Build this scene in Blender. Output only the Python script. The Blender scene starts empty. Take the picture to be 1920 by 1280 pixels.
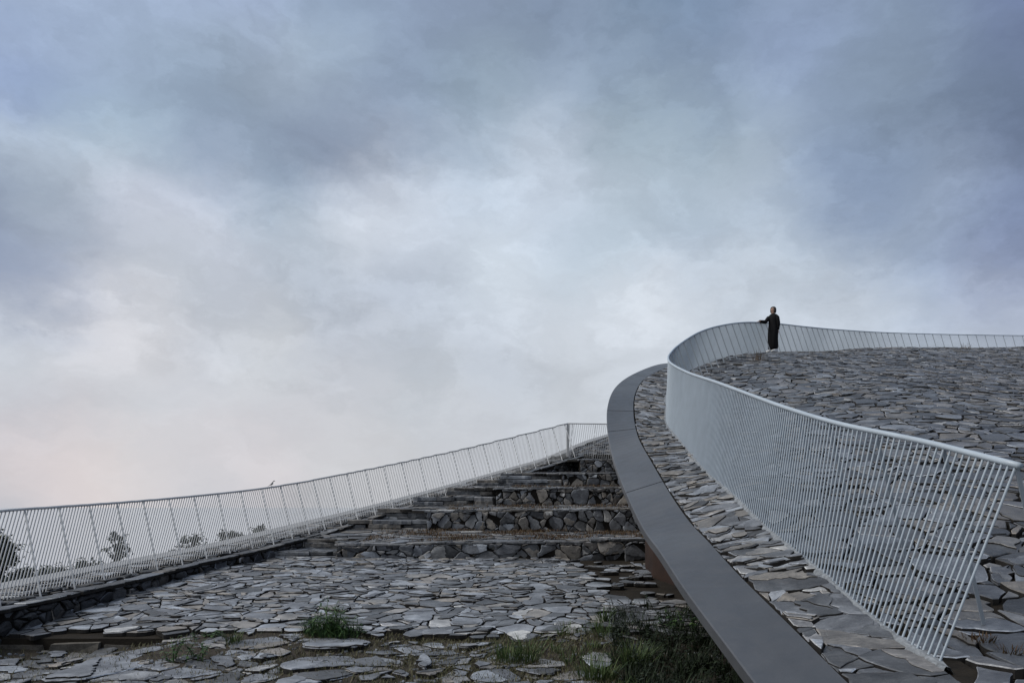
import bpy, bmesh, math, random
import numpy as np
from mathutils import Vector, Matrix
R = math.radians
rng = random.Random(7)
scene = bpy.context.scene
col = scene.collection
# Layout is worked out in units relative to the eye point (x right, y away, z up); S turns them into metres.
S = 1.12
EYE = 1.85

# ------------------------------------------------------------------ helpers
def hom(p):
    p = np.asarray(p, float)
    q = p * S
    q[..., 2] += EYE
    return q

def px(u, v, Y):
    return ((u - 960) / 1500 * Y, Y, (950 - v) / 1500 * Y)

class MB:
    def __init__(self):
        self.v, self.f, self.mi = [], [], {}
    def add(self, verts, faces, mi=None):
        o = len(self.v)
        for k, q in (mi or {}).items(): self.mi[len(self.f) + k] = q
        self.v.extend([tuple(map(float, p)) for p in verts])
        self.f.extend([tuple(i + o for i in f) for f in faces])
    def tube(self, pts, rad, n=8, caps=True):
        pts = [Vector(p) for p in pts]
        rads = rad if hasattr(rad, '__len__') else [rad] * len(pts)
        ring, faces = [], []
        t0 = (pts[1] - pts[0]).normalized()
        up = Vector((0, 0, 1)) if abs(t0.z) < .9 else Vector((1, 0, 0))
        a = t0.cross(up).normalized()
        for i, p in enumerate(pts):
            t = (pts[min(i + 1, len(pts) - 1)] - pts[max(i - 1, 0)]).normalized()
            a = (a - t * a.dot(t)).normalized()
            b = t.cross(a)
            for k in range(n):
                th = 2 * math.pi * k / n
                ring.append(p + (a * math.cos(th) + b * math.sin(th)) * rads[i])
        for i in range(len(pts) - 1):
            for k in range(n):
                k2 = (k + 1) % n
                faces.append((i * n + k, i * n + k2, (i + 1) * n + k2, (i + 1) * n + k))
        if caps:
            faces.append(tuple(range(n))[::-1])
            faces.append(tuple((len(pts) - 1) * n + k for k in range(n)))
        self.add(ring, faces)
    def bar(self, p, q, a, w, d):
        """a flat bar from p to q; a = direction of the wide side"""
        p, q, a = Vector(p), Vector(q), Vector(a).normalized()
        t = (q - p).normalized()
        a = (a - t * a.dot(t)).normalized()
        b = t.cross(a)
        vs = [c + a * sx * w / 2 + b * sy * d / 2 for c in (p, q) for sx, sy in ((-1, -1), (1, -1), (1, 1), (-1, 1))]
        self.add(vs, [(3, 2, 1, 0), (4, 5, 6, 7), (0, 1, 5, 4), (1, 2, 6, 5), (2, 3, 7, 6), (3, 0, 4, 7)])
    def box(self, x0, x1, y0, y1, z0, z1):
        vs = [(x, y, z) for z in (z0, z1) for x, y in ((x0, y0), (x1, y0), (x1, y1), (x0, y1))]
        self.add(vs, [(3, 2, 1, 0), (4, 5, 6, 7), (0, 1, 5, 4), (1, 2, 6, 5), (2, 3, 7, 6), (3, 0, 4, 7)])
    def grid(self, rows):
        """rows: list of equally long lists of points"""
        n = len(rows[0])
        vs = [p for r in rows for p in r]
        fs = [(i * n + j, i * n + j + 1, (i + 1) * n + j + 1, (i + 1) * n + j) for i in range(len(rows) - 1) for j in range(n - 1)]
        self.add(vs, fs)
    def loft(self, rings, caps=True):
        n = len(rings[0])
        vs = [p for r in rings for p in r]
        fs = [(i * n + k, i * n + (k + 1) % n, (i + 1) * n + (k + 1) % n, (i + 1) * n + k) for i in range(len(rings) - 1) for k in range(n)]
        if caps:
            fs.append(tuple(range(n))[::-1]); fs.append(tuple((len(rings) - 1) * n + k for k in range(n)))
        self.add(vs, fs)
    def build(self, name, mat, parent=None, smooth=False, raw=False):
        v = np.array(self.v, float).reshape(-1, 3)
        w = v if raw else hom(v)
        if parent is not None:
            w = w - base_of(parent)
        me = bpy.data.meshes.new(name)
        me.from_pydata(w.tolist(), [], self.f)
        me.materials.append(mat)
        if self.mi:
            me.materials.append(M['broken']); me.materials.append(M['joint_shade'])
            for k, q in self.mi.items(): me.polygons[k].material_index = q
        if smooth:
            me.polygons.foreach_set('use_smooth', [True] * len(me.polygons))
        me.update()
        o = bpy.data.objects.new(name, me)
        col.objects.link(o)
        if parent is not None:
            o.parent = parent
        return o

def base_of(o):
    b = np.zeros(3)
    while o is not None:
        b += np.array(o.location); o = o.parent
    return b

def tag(o, label=None, cat=None, group=None, kind=None):
    for k, val in (('label', label), ('category', cat), ('group', group), ('kind', kind)):
        if val: o[k] = val
    return o

def thing(name, rel, label, cat, group=None):
    o = bpy.data.objects.new(name, None)
    col.objects.link(o)
    o.location = hom(rel).tolist()
    o.empty_display_size = .2
    return tag(o, label, cat, group)

class Curve:
    """Catmull-Rom (centripetal-ish, chord length) curve through points, sampled densely"""
    def __init__(self, pts, n=40):
        P = np.array(pts, float)
        P = np.vstack([2 * P[0] - P[1], P, 2 * P[-1] - P[-2]])
        d = np.maximum(np.linalg.norm(np.diff(P[:, :3], axis=0), axis=1), 1e-6) ** .5
        t = np.concatenate([[0], np.cumsum(d)])
        out = []
        for i in range(1, len(P) - 2):
            tt = np.linspace(t[i], t[i + 1], n, endpoint=False)[:, None]
            t0, t1, t2, t3 = t[i - 1:i + 3]
            A1 = (t1 - tt) / (t1 - t0) * P[i - 1] + (tt - t0) / (t1 - t0) * P[i]
            A2 = (t2 - tt) / (t2 - t1) * P[i] + (tt - t1) / (t2 - t1) * P[i + 1]
            A3 = (t3 - tt) / (t3 - t2) * P[i + 1] + (tt - t2) / (t3 - t2) * P[i + 2]
            B1 = (t2 - tt) / (t2 - t0) * A1 + (tt - t0) / (t2 - t0) * A2
            B2 = (t3 - tt) / (t3 - t1) * A2 + (tt - t1) / (t3 - t1) * A3
            out.append((t2 - tt) / (t2 - t1) * B1 + (tt - t1) / (t2 - t1) * B2)
        out.append(P[-2][None])
        self.p = np.vstack(out)
        self.s = np.concatenate([[0], np.cumsum(np.linalg.norm(np.diff(self.p[:, :3], axis=0), axis=1))])
        self.L = self.s[-1]
    def at(self, s):
        return np.array([np.interp(s, self.s, self.p[:, k]) for k in range(self.p.shape[1])]).T
    def tan(self, s):
        t = self.at(np.asarray(s) + .08) - self.at(np.asarray(s) - .08)
        t = t[..., :3]
        return t / np.linalg.norm(t, axis=-1, keepdims=True)
    def x_at_y(self, y):
        return np.interp(y, self.p[:, 1], self.p[:, 0])
    def s_at_y(self, y):
        return np.interp(y, self.p[:, 1], self.s)
    def near(self, q):
        d = np.linalg.norm(self.p[:, :2] - np.asarray(q)[:2], axis=1)
        return self.s[int(np.argmin(d))]

class TPS:
    def __init__(self, pts, lam=1e-3):
        P = np.array(pts, float)
        self.c = P[:, :2]; n = len(P)
        K = self._phi(self.c, self.c) + lam * np.eye(n)
        Q = np.hstack([np.ones((n, 1)), self.c])
        A = np.vstack([np.hstack([K, Q]), np.hstack([Q.T, np.zeros((3, 3))])])
        self.w = np.linalg.solve(A, np.concatenate([P[:, 2], np.zeros(3)]))
    @staticmethod
    def _phi(a, b):
        r2 = ((a[:, None] - b[None]) ** 2).sum(-1)
        return .5 * r2 * np.log(np.maximum(r2, 1e-12))
    def __call__(self, x, y):
        q = np.stack([np.ravel(x), np.ravel(y)], 1).astype(float)
        z = np.concatenate([self._phi(q[i:i + 20000], self.c) @ self.w[:-3] for i in range(0, len(q), 20000)]) + self.w[-3] + q @ self.w[-2:]
        return z.reshape(np.shape(x))

# ------------------------------------------------------------------ irregular stones
def clip(poly, nx, ny, c):
    """keep the side nx*x+ny*y <= c"""
    out = []
    m = len(poly)
    for i in range(m):
        a, b = poly[i], poly[(i + 1) % m]
        da, db = nx * a[0] + ny * a[1] - c, nx * b[0] + ny * b[1] - c
        if da <= 0: out.append(a)
        if (da < 0) != (db < 0) and abs(da - db) > 1e-12:
            t = da / (da - db)
            out.append((a[0] + t * (b[0] - a[0]), a[1] + t * (b[1] - a[1])))
    return out

def area_c(poly):
    A = cx = cy = 0
    for i in range(len(poly)):
        x0, y0 = poly[i]; x1, y1 = poly[(i + 1) % len(poly)]
        w = x0 * y1 - x1 * y0
        A += w; cx += (x0 + x1) * w; cy += (y0 + y1) * w
    if abs(A) < 1e-9: return 0, poly[0][0], poly[0][1]
    return A / 2, cx / (3 * A), cy / (3 * A)

def stone_polys(x0, x1, y0, y1, size, ax=1.0, ay=1.0, gap=.02, var=.6, split=.3, ang=0., keep=None, seed=1, rect=False, jit=.48, gapfun=None):
    """angular fragments that fill a rectangle: weighted Voronoi cells, stretched by ax/ay and turned by ang, some of them broken in two"""
    r = random.Random(seed)
    ca, sa = math.cos(ang), math.sin(ang)
    def fwd(x, y):
        return ((ca * x + sa * y) / ax, (-sa * x + ca * y) / ay)
    def inv(x, y):
        x, y = x * ax, y * ay
        return (ca * x - sa * y, sa * x + ca * y)
    cs = [fwd(x, y) for x in (x0, x1) for y in (y0, y1)]
    a0, a1 = min(c[0] for c in cs) - size, max(c[0] for c in cs) + size
    b0, b1 = min(c[1] for c in cs) - size, max(c[1] for c in cs) + size
    na, nb = int((a1 - a0) / size) + 1, int((b1 - b0) / size) + 1
    grid, pts = {}, []
    m = 2 * size
    for i in range(na):
        for j in range(nb):
            p = (a0 + (i + .5 + r.uniform(-jit, jit) + (.5 if j % 2 else 0)) * size, b0 + (j + .5 + r.uniform(-jit, jit)) * size)
            X, Y = inv(*p)
            if X < x0 - m * ax or X > x1 + m * ax or Y < y0 - m * max(ax, ay) or Y > y1 + m * max(ax, ay): continue
            grid.setdefault((int(p[0] // size), int(p[1] // size)), []).append(len(pts))
            pts.append((p[0], p[1], (r.random() ** 2) * var * size * size))
    out = []
    for i, (x, y, w) in enumerate(pts):
        X, Y = inv(x, y)
        if keep and not keep(X, Y): continue
        if not rect and (X < x0 or X > x1 or Y < y0 or Y > y1): continue
        g = (int(x // size), int(y // size))
        nb_ = [k for dx in (-2, -1, 0, 1, 2) for dy in (-2, -1, 0, 1, 2) for k in grid.get((g[0] + dx, g[1] + dy), ()) if k != i]
        nb_.sort(key=lambda k: (pts[k][0] - x) ** 2 + (pts[k][1] - y) ** 2)
        q = 1.5 * size
        poly = [(x - q, y - q), (x + q, y - q), (x + q, y + q), (x - q, y + q)]
        for k in nb_[:18]:
            dx, dy = pts[k][0] - x, pts[k][1] - y
            d = math.hypot(dx, dy)
            if d < 1e-6: continue
            t = (d * d + w - pts[k][2]) / (2 * d)
            poly = clip(poly, dx / d, dy / d, (x * dx + y * dy) / d + t)
            if len(poly) < 3: break
        if len(poly) < 3: continue
        pieces = [[inv(*p) for p in poly]]
        if r.random() < split:
            A, cx, cy = area_c(pieces[0])
            th = r.uniform(0, math.pi)
            n = (math.cos(th), math.sin(th))
            c = n[0] * cx + n[1] * cy + r.uniform(-.12, .12) * size
            pieces = [clip(pieces[0], n[0], n[1], c), clip(pieces[0], -n[0], -n[1], -c)]
        for pl in pieces:
            if rect:
                for nx, ny, c in ((-1, 0, -x0), (1, 0, x1), (0, -1, -y0), (0, 1, y1)):
                    if len(pl) >= 3: pl = clip(pl, nx, ny, c)
            if len(pl) < 3: continue
            A, cx, cy = area_c(pl)
            if abs(A) < (size * .16) ** 2 * ax * ay: continue
            if A < 0: pl = pl[::-1]
            # open the joint: move every edge inwards by half the gap
            g2 = (gapfun(cx, cy) if gapfun else gap) / 2 * r.uniform(.5, 1.6)
            src = list(pl)
            for k in range(len(src)):
                a, b = src[k], src[(k + 1) % len(src)]
                ex, ey = b[0] - a[0], b[1] - a[1]
                l = math.hypot(ex, ey)
                if l < 1e-6: continue
                nx, ny = ey / l, -ex / l
                pl = clip(pl, nx, ny, nx * a[0] + ny * a[1] - g2)
                if len(pl) < 3: break
            if len(pl) < 3: continue
            A, cx, cy = area_c(pl)
            if abs(A) < (size * .1) ** 2 * ax * ay: continue
            out.append(pl)
    return out

def roughen(poly, r, step=.11, amp=.013, corner=.3):
    q = []
    m = len(poly)
    for i in range(m):                                   # knock some corners off
        a, p, b = poly[i - 1], poly[i], poly[(i + 1) % m]
        if r.random() < corner:
            t = r.uniform(.08, .25)
            q.append((p[0] + (a[0] - p[0]) * t, p[1] + (a[1] - p[1]) * t))
            t = r.uniform(.08, .25)
            q.append((p[0] + (b[0] - p[0]) * t, p[1] + (b[1] - p[1]) * t))
        else: q.append(p)
    out = []
    m = len(q)
    for i in range(m):
        a, b = q[i], q[(i + 1) % m]
        l = math.hypot(b[0] - a[0], b[1] - a[1])
        if l < 1e-5: continue
        n = max(1, int(l / step))
        nx, ny = (b[1] - a[1]) / l, -(b[0] - a[0]) / l
        out.append(a)
        for k in range(1, n):
            t = (k + r.uniform(-.3, .3)) / n
            e = r.gauss(0, amp)
            out.append((a[0] + (b[0] - a[0]) * t + nx * e, a[1] + (b[1] - a[1]) * t + ny * e))
    return out

def lay_stones(mb, polys, fmap, h=.03, hvar=.012, tilt=.03, bevel=.012, depth=.07, step=.11, amp=.012, plate=.25, seed=1, dome=0., corner=.2, edges=.45, side=True):
    """extrude the fragments: fmap(xy (n,2), height (n,)) -> (n,3)"""
    r = random.Random(seed)
    XY, H, faces, mi = [], [], [], {}
    def slab(pl, h0, hb, tx, ty, cx, cy, bv):
        o = len(XY); m = len(pl); seg = r.random(); fresh = r.random() < edges
        top = []
        for x, y in pl:
            d = math.hypot(x - cx, y - cy) or 1
            k = min(bv * r.uniform(.5, 1.6), d * .4) / d
            top.append((x + (cx - x) * k, y + (cy - y) * k))
        for x, y in pl: XY.append((x, y)); H.append(hb)
        for x, y in pl: XY.append((x, y)); H.append(h0 - bv * r.uniform(.5, 1.1) + tx * (x - cx) + ty * (y - cy))
        for x, y in top: XY.append((x, y)); H.append(h0 + tx * (x - cx) + ty * (y - cy))
        for i in range(m):
            j = (i + 1) % m
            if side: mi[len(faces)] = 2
            faces.append((o + i, o + j, o + m + j, o + m + i))
            if fresh and (seg := (seg * .6 + r.random() * .8)) > .72: mi[len(faces)] = 1
            faces.append((o + m + i, o + m + j, o + 2 * m + j, o + 2 * m + i))
        if dome:
            mid = [(x + (cx - x) * .45, y + (cy - y) * .45) for x, y in top]
            o2 = len(XY)
            for x, y in mid: XY.append((x, y)); H.append(h0 + dome * r.uniform(.5, 1.2) + tx * (x - cx) + ty * (y - cy))
            for i in range(m):
                j = (i + 1) % m
                faces.append((o + 2 * m + i, o + 2 * m + j, o2 + j, o2 + i))
            faces.append(tuple(range(o2, o2 + m)))
        else:
            faces.append(tuple(range(o + 2 * m, o + 3 * m)))
    for pl in polys:
        A, cx, cy = area_c(pl)
        sz = math.sqrt(abs(A))
        q = roughen(pl, r, step, amp, corner)
        if len(q) < 3: continue
        h0 = h + r.gauss(0, hvar)
        tx, ty = r.gauss(0, tilt), r.gauss(0, tilt)
        slab(q, h0, h0 - depth, tx, ty, cx, cy, bevel)
        for lay in range(2):
          if r.random() < plate and sz > .12:              # a cleaved layer left on top of the stone
              th = r.uniform(0, 6.28)
              nx, ny = math.cos(th), math.sin(th)
              p2 = clip(pl, nx, ny, nx * cx + ny * cy + r.uniform(-.15, .25) * sz)
              if len(p2) >= 3:
                  A2, c2x, c2y = area_c(p2)
                  k = r.uniform(.05, .14)
                  p2 = roughen([(x + (c2x - x) * k, y + (c2y - y) * k) for x, y in p2], r, step * .7, amp * 1.5, .4)
                  if len(p2) >= 3:
                      e = r.uniform(.004, .011) * (1 + lay)
                      slab(p2, h0 + e + tx * (c2x - cx) + ty * (c2y - cy), h0 - .01, tx, ty, c2x, c2y, .005)
    if XY:
        mb.add(fmap(np.array(XY), np.array(H)), faces, mi)

# ------------------------------------------------------------------ materials
def mat(name):
    m = bpy.data.materials.new(name); m.use_nodes = True
    nt = m.node_tree; nt.nodes.clear()
    out = nt.nodes.new('ShaderNodeOutputMaterial')
    b = nt.nodes.new('ShaderNodeBsdfPrincipled')
    nt.links.new(b.outputs[0], out.inputs[0])
    return m, nt, b

class NT:
    def __init__(self, nt): self.nt = nt
    def n(self, typ, **kw):
        o = self.nt.nodes.new(typ)
        for k, v in kw.items(): setattr(o, k, v)
        return o
    def l(self, a, b): self.nt.links.new(a, b)
    def setin(self, sock, v):
        if hasattr(v, 'is_output'): self.l(v, sock)
        else: sock.default_value = v
    def math(self, op, a, b=None, clamp=False):
        o = self.n('ShaderNodeMath', operation=op, use_clamp=clamp)
        self.setin(o.inputs[0], a)
        if b is not None: self.setin(o.inputs[1], b)
        return o.outputs[0]
    def vmath(self, op, a, b=None):
        o = self.n('ShaderNodeVectorMath', operation=op)
        self.setin(o.inputs[0], a)
        if b is not None: self.setin(o.inputs[3 if op == 'SCALE' else 1], b)
        return o.outputs['Value'] if op in ('DOT_PRODUCT', 'LENGTH') else o.outputs[0]
    def noise(self, vec, scale, detail=4, rough=.55, dist=0.):
        o = self.n('ShaderNodeTexNoise')
        if vec is not None: self.l(vec, o.inputs['Vector'])
        o.inputs['Scale'].default_value = scale; o.inputs['Detail'].default_value = detail
        o.inputs['Roughness'].default_value = rough; o.inputs['Distortion'].default_value = dist
        return o
    def ramp(self, fac, stops, interp='LINEAR'):
        o = self.n('ShaderNodeValToRGB'); o.color_ramp.interpolation = interp
        e = o.color_ramp.elements
        while len(e) < len(stops): e.new(.5)
        for k, (p, c) in enumerate(stops):
            e[k].position = p; e[k].color = (*c, 1) if len(c) == 3 else c
        self.l(fac, o.inputs[0])
        return o.outputs[0]
    def mix(self, fac, a, b, blend='MIX'):
        o = self.n('ShaderNodeMix', data_type='RGBA', blend_type=blend)
        self.setin(o.inputs[0], fac)
        self.setin(o.inputs[6], a if hasattr(a, 'is_output') or len(a) == 4 else (*a, 1))
        self.setin(o.inputs[7], b if hasattr(b, 'is_output') or len(b) == 4 else (*b, 1))
        return o.outputs[2]
    def mapr(self, v, a, b, c=0., d=1.):
        o = self.n('ShaderNodeMapRange'); o.clamp = True
        self.l(v, o.inputs[0])
        for k, x in enumerate((a, b, c, d)): o.inputs[k + 1].default_value = x
        return o.outputs[0]

def slate(name, dark=1., brown=.12, pale=.05, stretch=(1, 1, 1), rough=.5, lichen=.12, stain=0.):
    m, nt, b = mat(name); t = NT(nt)
    geo = t.n('ShaderNodeNewGeometry'); tc = t.n('ShaderNodeTexCoord')
    rnd = geo.outputs['Random Per Island']
    off = t.vmath('SCALE', (37., 91., 53.), rnd)
    mp = t.n('ShaderNodeMapping'); t.l(tc.outputs['Object'], mp.inputs[0]); mp.inputs['Scale'].default_value = stretch
    v = t.vmath('ADD', mp.outputs[0], off)
    d = dark
    b0 = .86 - brown
    stops = [(0, (.026 * d, .027 * d, .029 * d)), (.22, (.052 * d, .055 * d, .06 * d)), (.5, (.088 * d, .093 * d, .103 * d)),
             (b0 - pale - .02, (.148 * d, .16 * d, .178 * d)), (b0, (.098 * d, .095 * d, .092 * d)), (.9, (.112 * d, .1 * d, .086 * d)), (1 - pale, (.12 * d, .12 * d, .125 * d)), (1, (.22 * d, .22 * d, .215 * d))]
    c = t.ramp(rnd, stops)
    n1 = t.noise(v, 3.2, 6, .6, .4)
    c = t.mix(1., c, t.ramp(n1.outputs[0], [(.3, (.45, .45, .47)), (.5, (.95, .95, .95)), (.7, (1.75, 1.74, 1.72))]), 'MULTIPLY')
    mp2 = t.n('ShaderNodeMapping'); t.l(v, mp2.inputs[0]); mp2.inputs['Scale'].default_value = (2.2, 9, 9); mp2.inputs['Rotation'].default_value = (0, 0, .5)
    n2 = t.noise(mp2.outputs[0], 5, 5, .65, 1.2)
    c = t.mix(.7, c, t.ramp(n2.outputs[0], [(.32, (.6, .6, .61)), (.52, (1, 1, 1)), (.7, (1.6, 1.58, 1.55))]), 'MULTIPLY')
    n3 = t.noise(v, 55, 3, .7)
    c = t.mix(.5, c, t.ramp(n3.outputs[0], [(.3, (.7, .7, .7)), (.7, (1.3, 1.3, 1.3))]), 'MULTIPLY')
    # lichen / mineral flecks and rust stains
    n4 = t.noise(v, 9, 5, .75, .6)
    c = t.mix(t.mapr(n4.outputs[0], .66, .74, 0, lichen * 4), c, (.36, .37, .37))
    n5 = t.noise(v, 2.3, 5, .65, .8)
    c = t.mix(t.mapr(n5.outputs[0], .62, .8, 0, .16 + stain), c, (.14, .092, .055))
    t.l(c, b.inputs['Base Color'])
    t.l(t.mapr(n2.outputs[0], .3, .7, rough - .14, rough + .16), b.inputs['Roughness'])
    b.inputs['Specular IOR Level'].default_value = .6
    bp = t.n('ShaderNodeBump'); bp.inputs['Strength'].default_value = .75; bp.inputs['Distance'].default_value = .022
    hgt = t.math('ADD', t.math('MULTIPLY', n2.outputs[0], .7), t.math('ADD', t.math('MULTIPLY', n1.outputs[0], .8), t.math('MULTIPLY', n3.outputs[0], .16)))
    t.l(hgt, bp.inputs['Height']); t.l(bp.outputs[0], b.inputs['Normal'])
    return m

def plain(name, c, rough=.6, nscale=8., amp=.25, spec=.4, metal=0., bump=.15, fine=60., bdist=.01):
    m, nt, b = mat(name); t = NT(nt)
    tc = t.n('ShaderNodeTexCoord')
    n1 = t.noise(tc.outputs['Object'], nscale, 6, .6)
    n2 = t.noise(tc.outputs['Object'], fine, 3, .6)
    s = t.math('ADD', t.math('MULTIPLY', n1.outputs[0], .7), t.math('MULTIPLY', n2.outputs[0], .3))
    cc = t.ramp(s, [(.3, tuple(x * (1 - amp) for x in c)), (.7, tuple(x * (1 + amp) for x in c))])
    t.l(cc, b.inputs['Base Color'])
    t.l(t.mapr(n1.outputs[0], .3, .7, max(.05, rough - .08), min(1, rough + .08)), b.inputs['Roughness'])
    b.inputs['Specular IOR Level'].default_value = spec; b.inputs['Metallic'].default_value = metal
    if bump:
        bp = t.n('ShaderNodeBump'); bp.inputs['Strength'].default_value = bump; bp.inputs['Distance'].default_value = bdist
        t.l(s, bp.inputs['Height']); t.l(bp.outputs[0], b.inputs['Normal'])
    return m

def leafy(name, stops, rough=.6, trans=.15):
    m, nt, b = mat(name); t = NT(nt)
    geo = t.n('ShaderNodeNewGeometry'); tc = t.n('ShaderNodeTexCoord')
    n = t.noise(tc.outputs['Object'], 2.5, 3)
    f = t.math('ADD', t.math('MULTIPLY', geo.outputs['Random Per Island'], .6), t.math('MULTIPLY', n.outputs[0], .4))
    t.l(t.ramp(f, stops), b.inputs['Base Color'])
    b.inputs['Roughness'].default_value = rough; b.inputs['Specular IOR Level'].default_value = .25
    if trans: b.inputs['Transmission Weight'].default_value = 0.
    return m

M = {}
M['roof'] = slate('roof_slate', 1.15, brown=.16, pale=.04, lichen=.1, rough=.44)
M['strip'] = slate('strip_slate', 1.6, brown=.12, pale=.05, lichen=.2, rough=.48)
M['terrace'] = slate('terrace_slate', 1.95, brown=.09, pale=.03, lichen=.08, rough=.4)
M['lower'] = slate('lower_slate', 1.75, brown=.1, pale=.05, lichen=.1, rough=.5)
M['slab'] = slate('slab_slate', 1.9, brown=0.02, pale=.01, lichen=.06, rough=.45)
M['tread'] = slate('tread_slate', 1.35, brown=.22, pale=.08, lichen=.16, rough=.55)
M['wall'] = slate('wall_stone', 1.85, brown=.2, pale=.05, lichen=.14, rough=.6, stain=.35)
M['edge'] = slate('edge_stone', .6, brown=.1, pale=.02, lichen=.05, rough=.6)
M['broken'] = slate('broken_slate_edge', 2.7, brown=.16, pale=.1, lichen=.1, rough=.6)
M['joint_shade'] = plain('joint_shade_stone', (.024, .022, .02), .9, 14, .5, .2, bump=.3)  # side colour holds earth stain plus painted shade of the joints
M['soil'] = plain('soil', (.022, .018, .0135), .9, 5, .5, .15, bump=.6, fine=45, bdist=.03)
M['earth'] = plain('earth', (.045, .038, .03), .9, 5, .5, .15, bump=.6, fine=45, bdist=.03)
M['ramp_coping'] = plain('pale_coping', (.26, .26, .26), .5, 2.2, .16, .4, bump=.06, fine=160, bdist=.004)
M['grout'] = plain('pale_grout', (.22, .235, .25), .9, 22, .5, .2, bump=.5, fine=90)
M['mortar'] = plain('mortar', (.018, .016, .014), .95, 9, .5, .1, bump=.5, fine=70, bdist=.02)
m, nt, b = mat('coping_stone'); t = NT(nt)
tc_ = t.n('ShaderNodeTexCoord').outputs['Object']
a1, a2, a3 = t.noise(tc_, .9, 9, .62, .5), t.noise(tc_, 5., 6, .6, .8), t.noise(tc_, 150., 2, .6)
cc = t.ramp(a1.outputs[0], [(.3, (.05, .053, .059)), (.5, (.066, .069, .076)), (.7, (.082, .085, .091))])
cc = t.mix(.6, cc, t.ramp(a2.outputs[0], [(.3, (.8, .8, .8)), (.7, (1.22, 1.22, 1.21))]), 'MULTIPLY')
cc = t.mix(.55, cc, t.ramp(a3.outputs[0], [(.3, (.72, .72, .72)), (.7, (1.3, 1.3, 1.3))]), 'MULTIPLY')
sc = t.noise(tc_, 13., 7, .75, 1.5)
cc = t.mix(t.mapr(sc.outputs[0], .66, .78, 0, .5), cc, (.13, .13, .13))
t.l(cc, b.inputs['Base Color']); t.l(t.mapr(a2.outputs[0], .3, .7, .34, .52), b.inputs['Roughness']); b.inputs['Specular IOR Level'].default_value = .45
bp = t.n('ShaderNodeBump'); bp.inputs['Strength'].default_value = .12; bp.inputs['Distance'].default_value = .006
t.l(t.math('ADD', a2.outputs[0], t.math('MULTIPLY', a3.outputs[0], .3)), bp.inputs['Height']); t.l(bp.outputs[0], b.inputs['Normal'])
M['coping'] = m
M['concrete'] = plain('concrete', (.11, .1, .085), .9, 9, .6, .2, bump=.4, fine=50)
M['paint'] = plain('grey_blue_paint', (.4, .455, .505), .38, 4, .1, .5, bump=.03, fine=120, bdist=.002)
M['paint2'] = plain('pale_grey_paint', (.58, .578, .57), .42, 4, .14, .5, bump=.03, fine=120, bdist=.002)
M['strut'] = plain('strut_paint', (.27, .3, .33), .42, 4, .12, .5, bump=.03, fine=120, bdist=.002)
M['strut2'] = plain('white_strut_paint', (.8, .8, .79), .42, 4, .1, .5, bump=.03, fine=120, bdist=.002)
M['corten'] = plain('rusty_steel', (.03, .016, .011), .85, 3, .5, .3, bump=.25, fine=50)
M['grass'] = leafy('grass_blades', [(.2, (.03, .055, .018)), (.5, (.055, .095, .028)), (.8, (.1, .12, .045))])
M['moss'] = leafy('low_grass', [(.2, (.045, .05, .02)), (.55, (.095, .09, .042)), (.85, (.16, .135, .08))])
M['dry'] = leafy('dry_grass', [(.2, (.05, .03, .016)), (.55, (.09, .05, .024)), (.85, (.13, .1, .05))])
M['weed'] = leafy('weed_leaves', [(.2, (.02, .045, .016)), (.55, (.04, .085, .026)), (.85, (.08, .13, .04))])
M['shade_tinted_plants'] = leafy('shade_tinted_plants', [(.2, (.007, .012, .006)), (.55, (.013, .022, .01)), (.85, (.026, .04, .017))])  # leaf greens darkened to carry the shade under the roof edge
M['tree'] = leafy('tree_leaves', [(.2, (.045, .056, .046)), (.55, (.075, .09, .07)), (.85, (.11, .125, .09))])  # greens lightened, distance haze put into the leaf colour
M['bark'] = plain('bark', (.05, .04, .032), .9, 14, .4, .2, bump=.4)
M['dress'] = plain('black_cloth', (.006, .006, .007), .85, 8, .2, .2, bump=.1)
M['skin'] = plain('skin', (.42, .26, .19), .5, 20, .06, .4, bump=0)
M['hair'] = plain('dark_hair', (.028, .02, .015), .5, 40, .4, .4, bump=.3, fine=200)
M['shoe'] = plain('white_leather', (.75, .74, .72), .5, 10, .06, .4, bump=0)
M['feather'] = plain('grey_feather', (.05, .05, .055), .7, 40, .3, .3)
M['belly'] = plain('pale_feather', (.5, .48, .45), .7, 40, .1, .3)
M['beak'] = plain('dark_horn', (.03, .028, .026), .4, 30, .1, .4)
M['hill'] = plain('hill_grass', (.05, .058, .035), .9, .3, .4, .2, bump=.3, fine=4)

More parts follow.
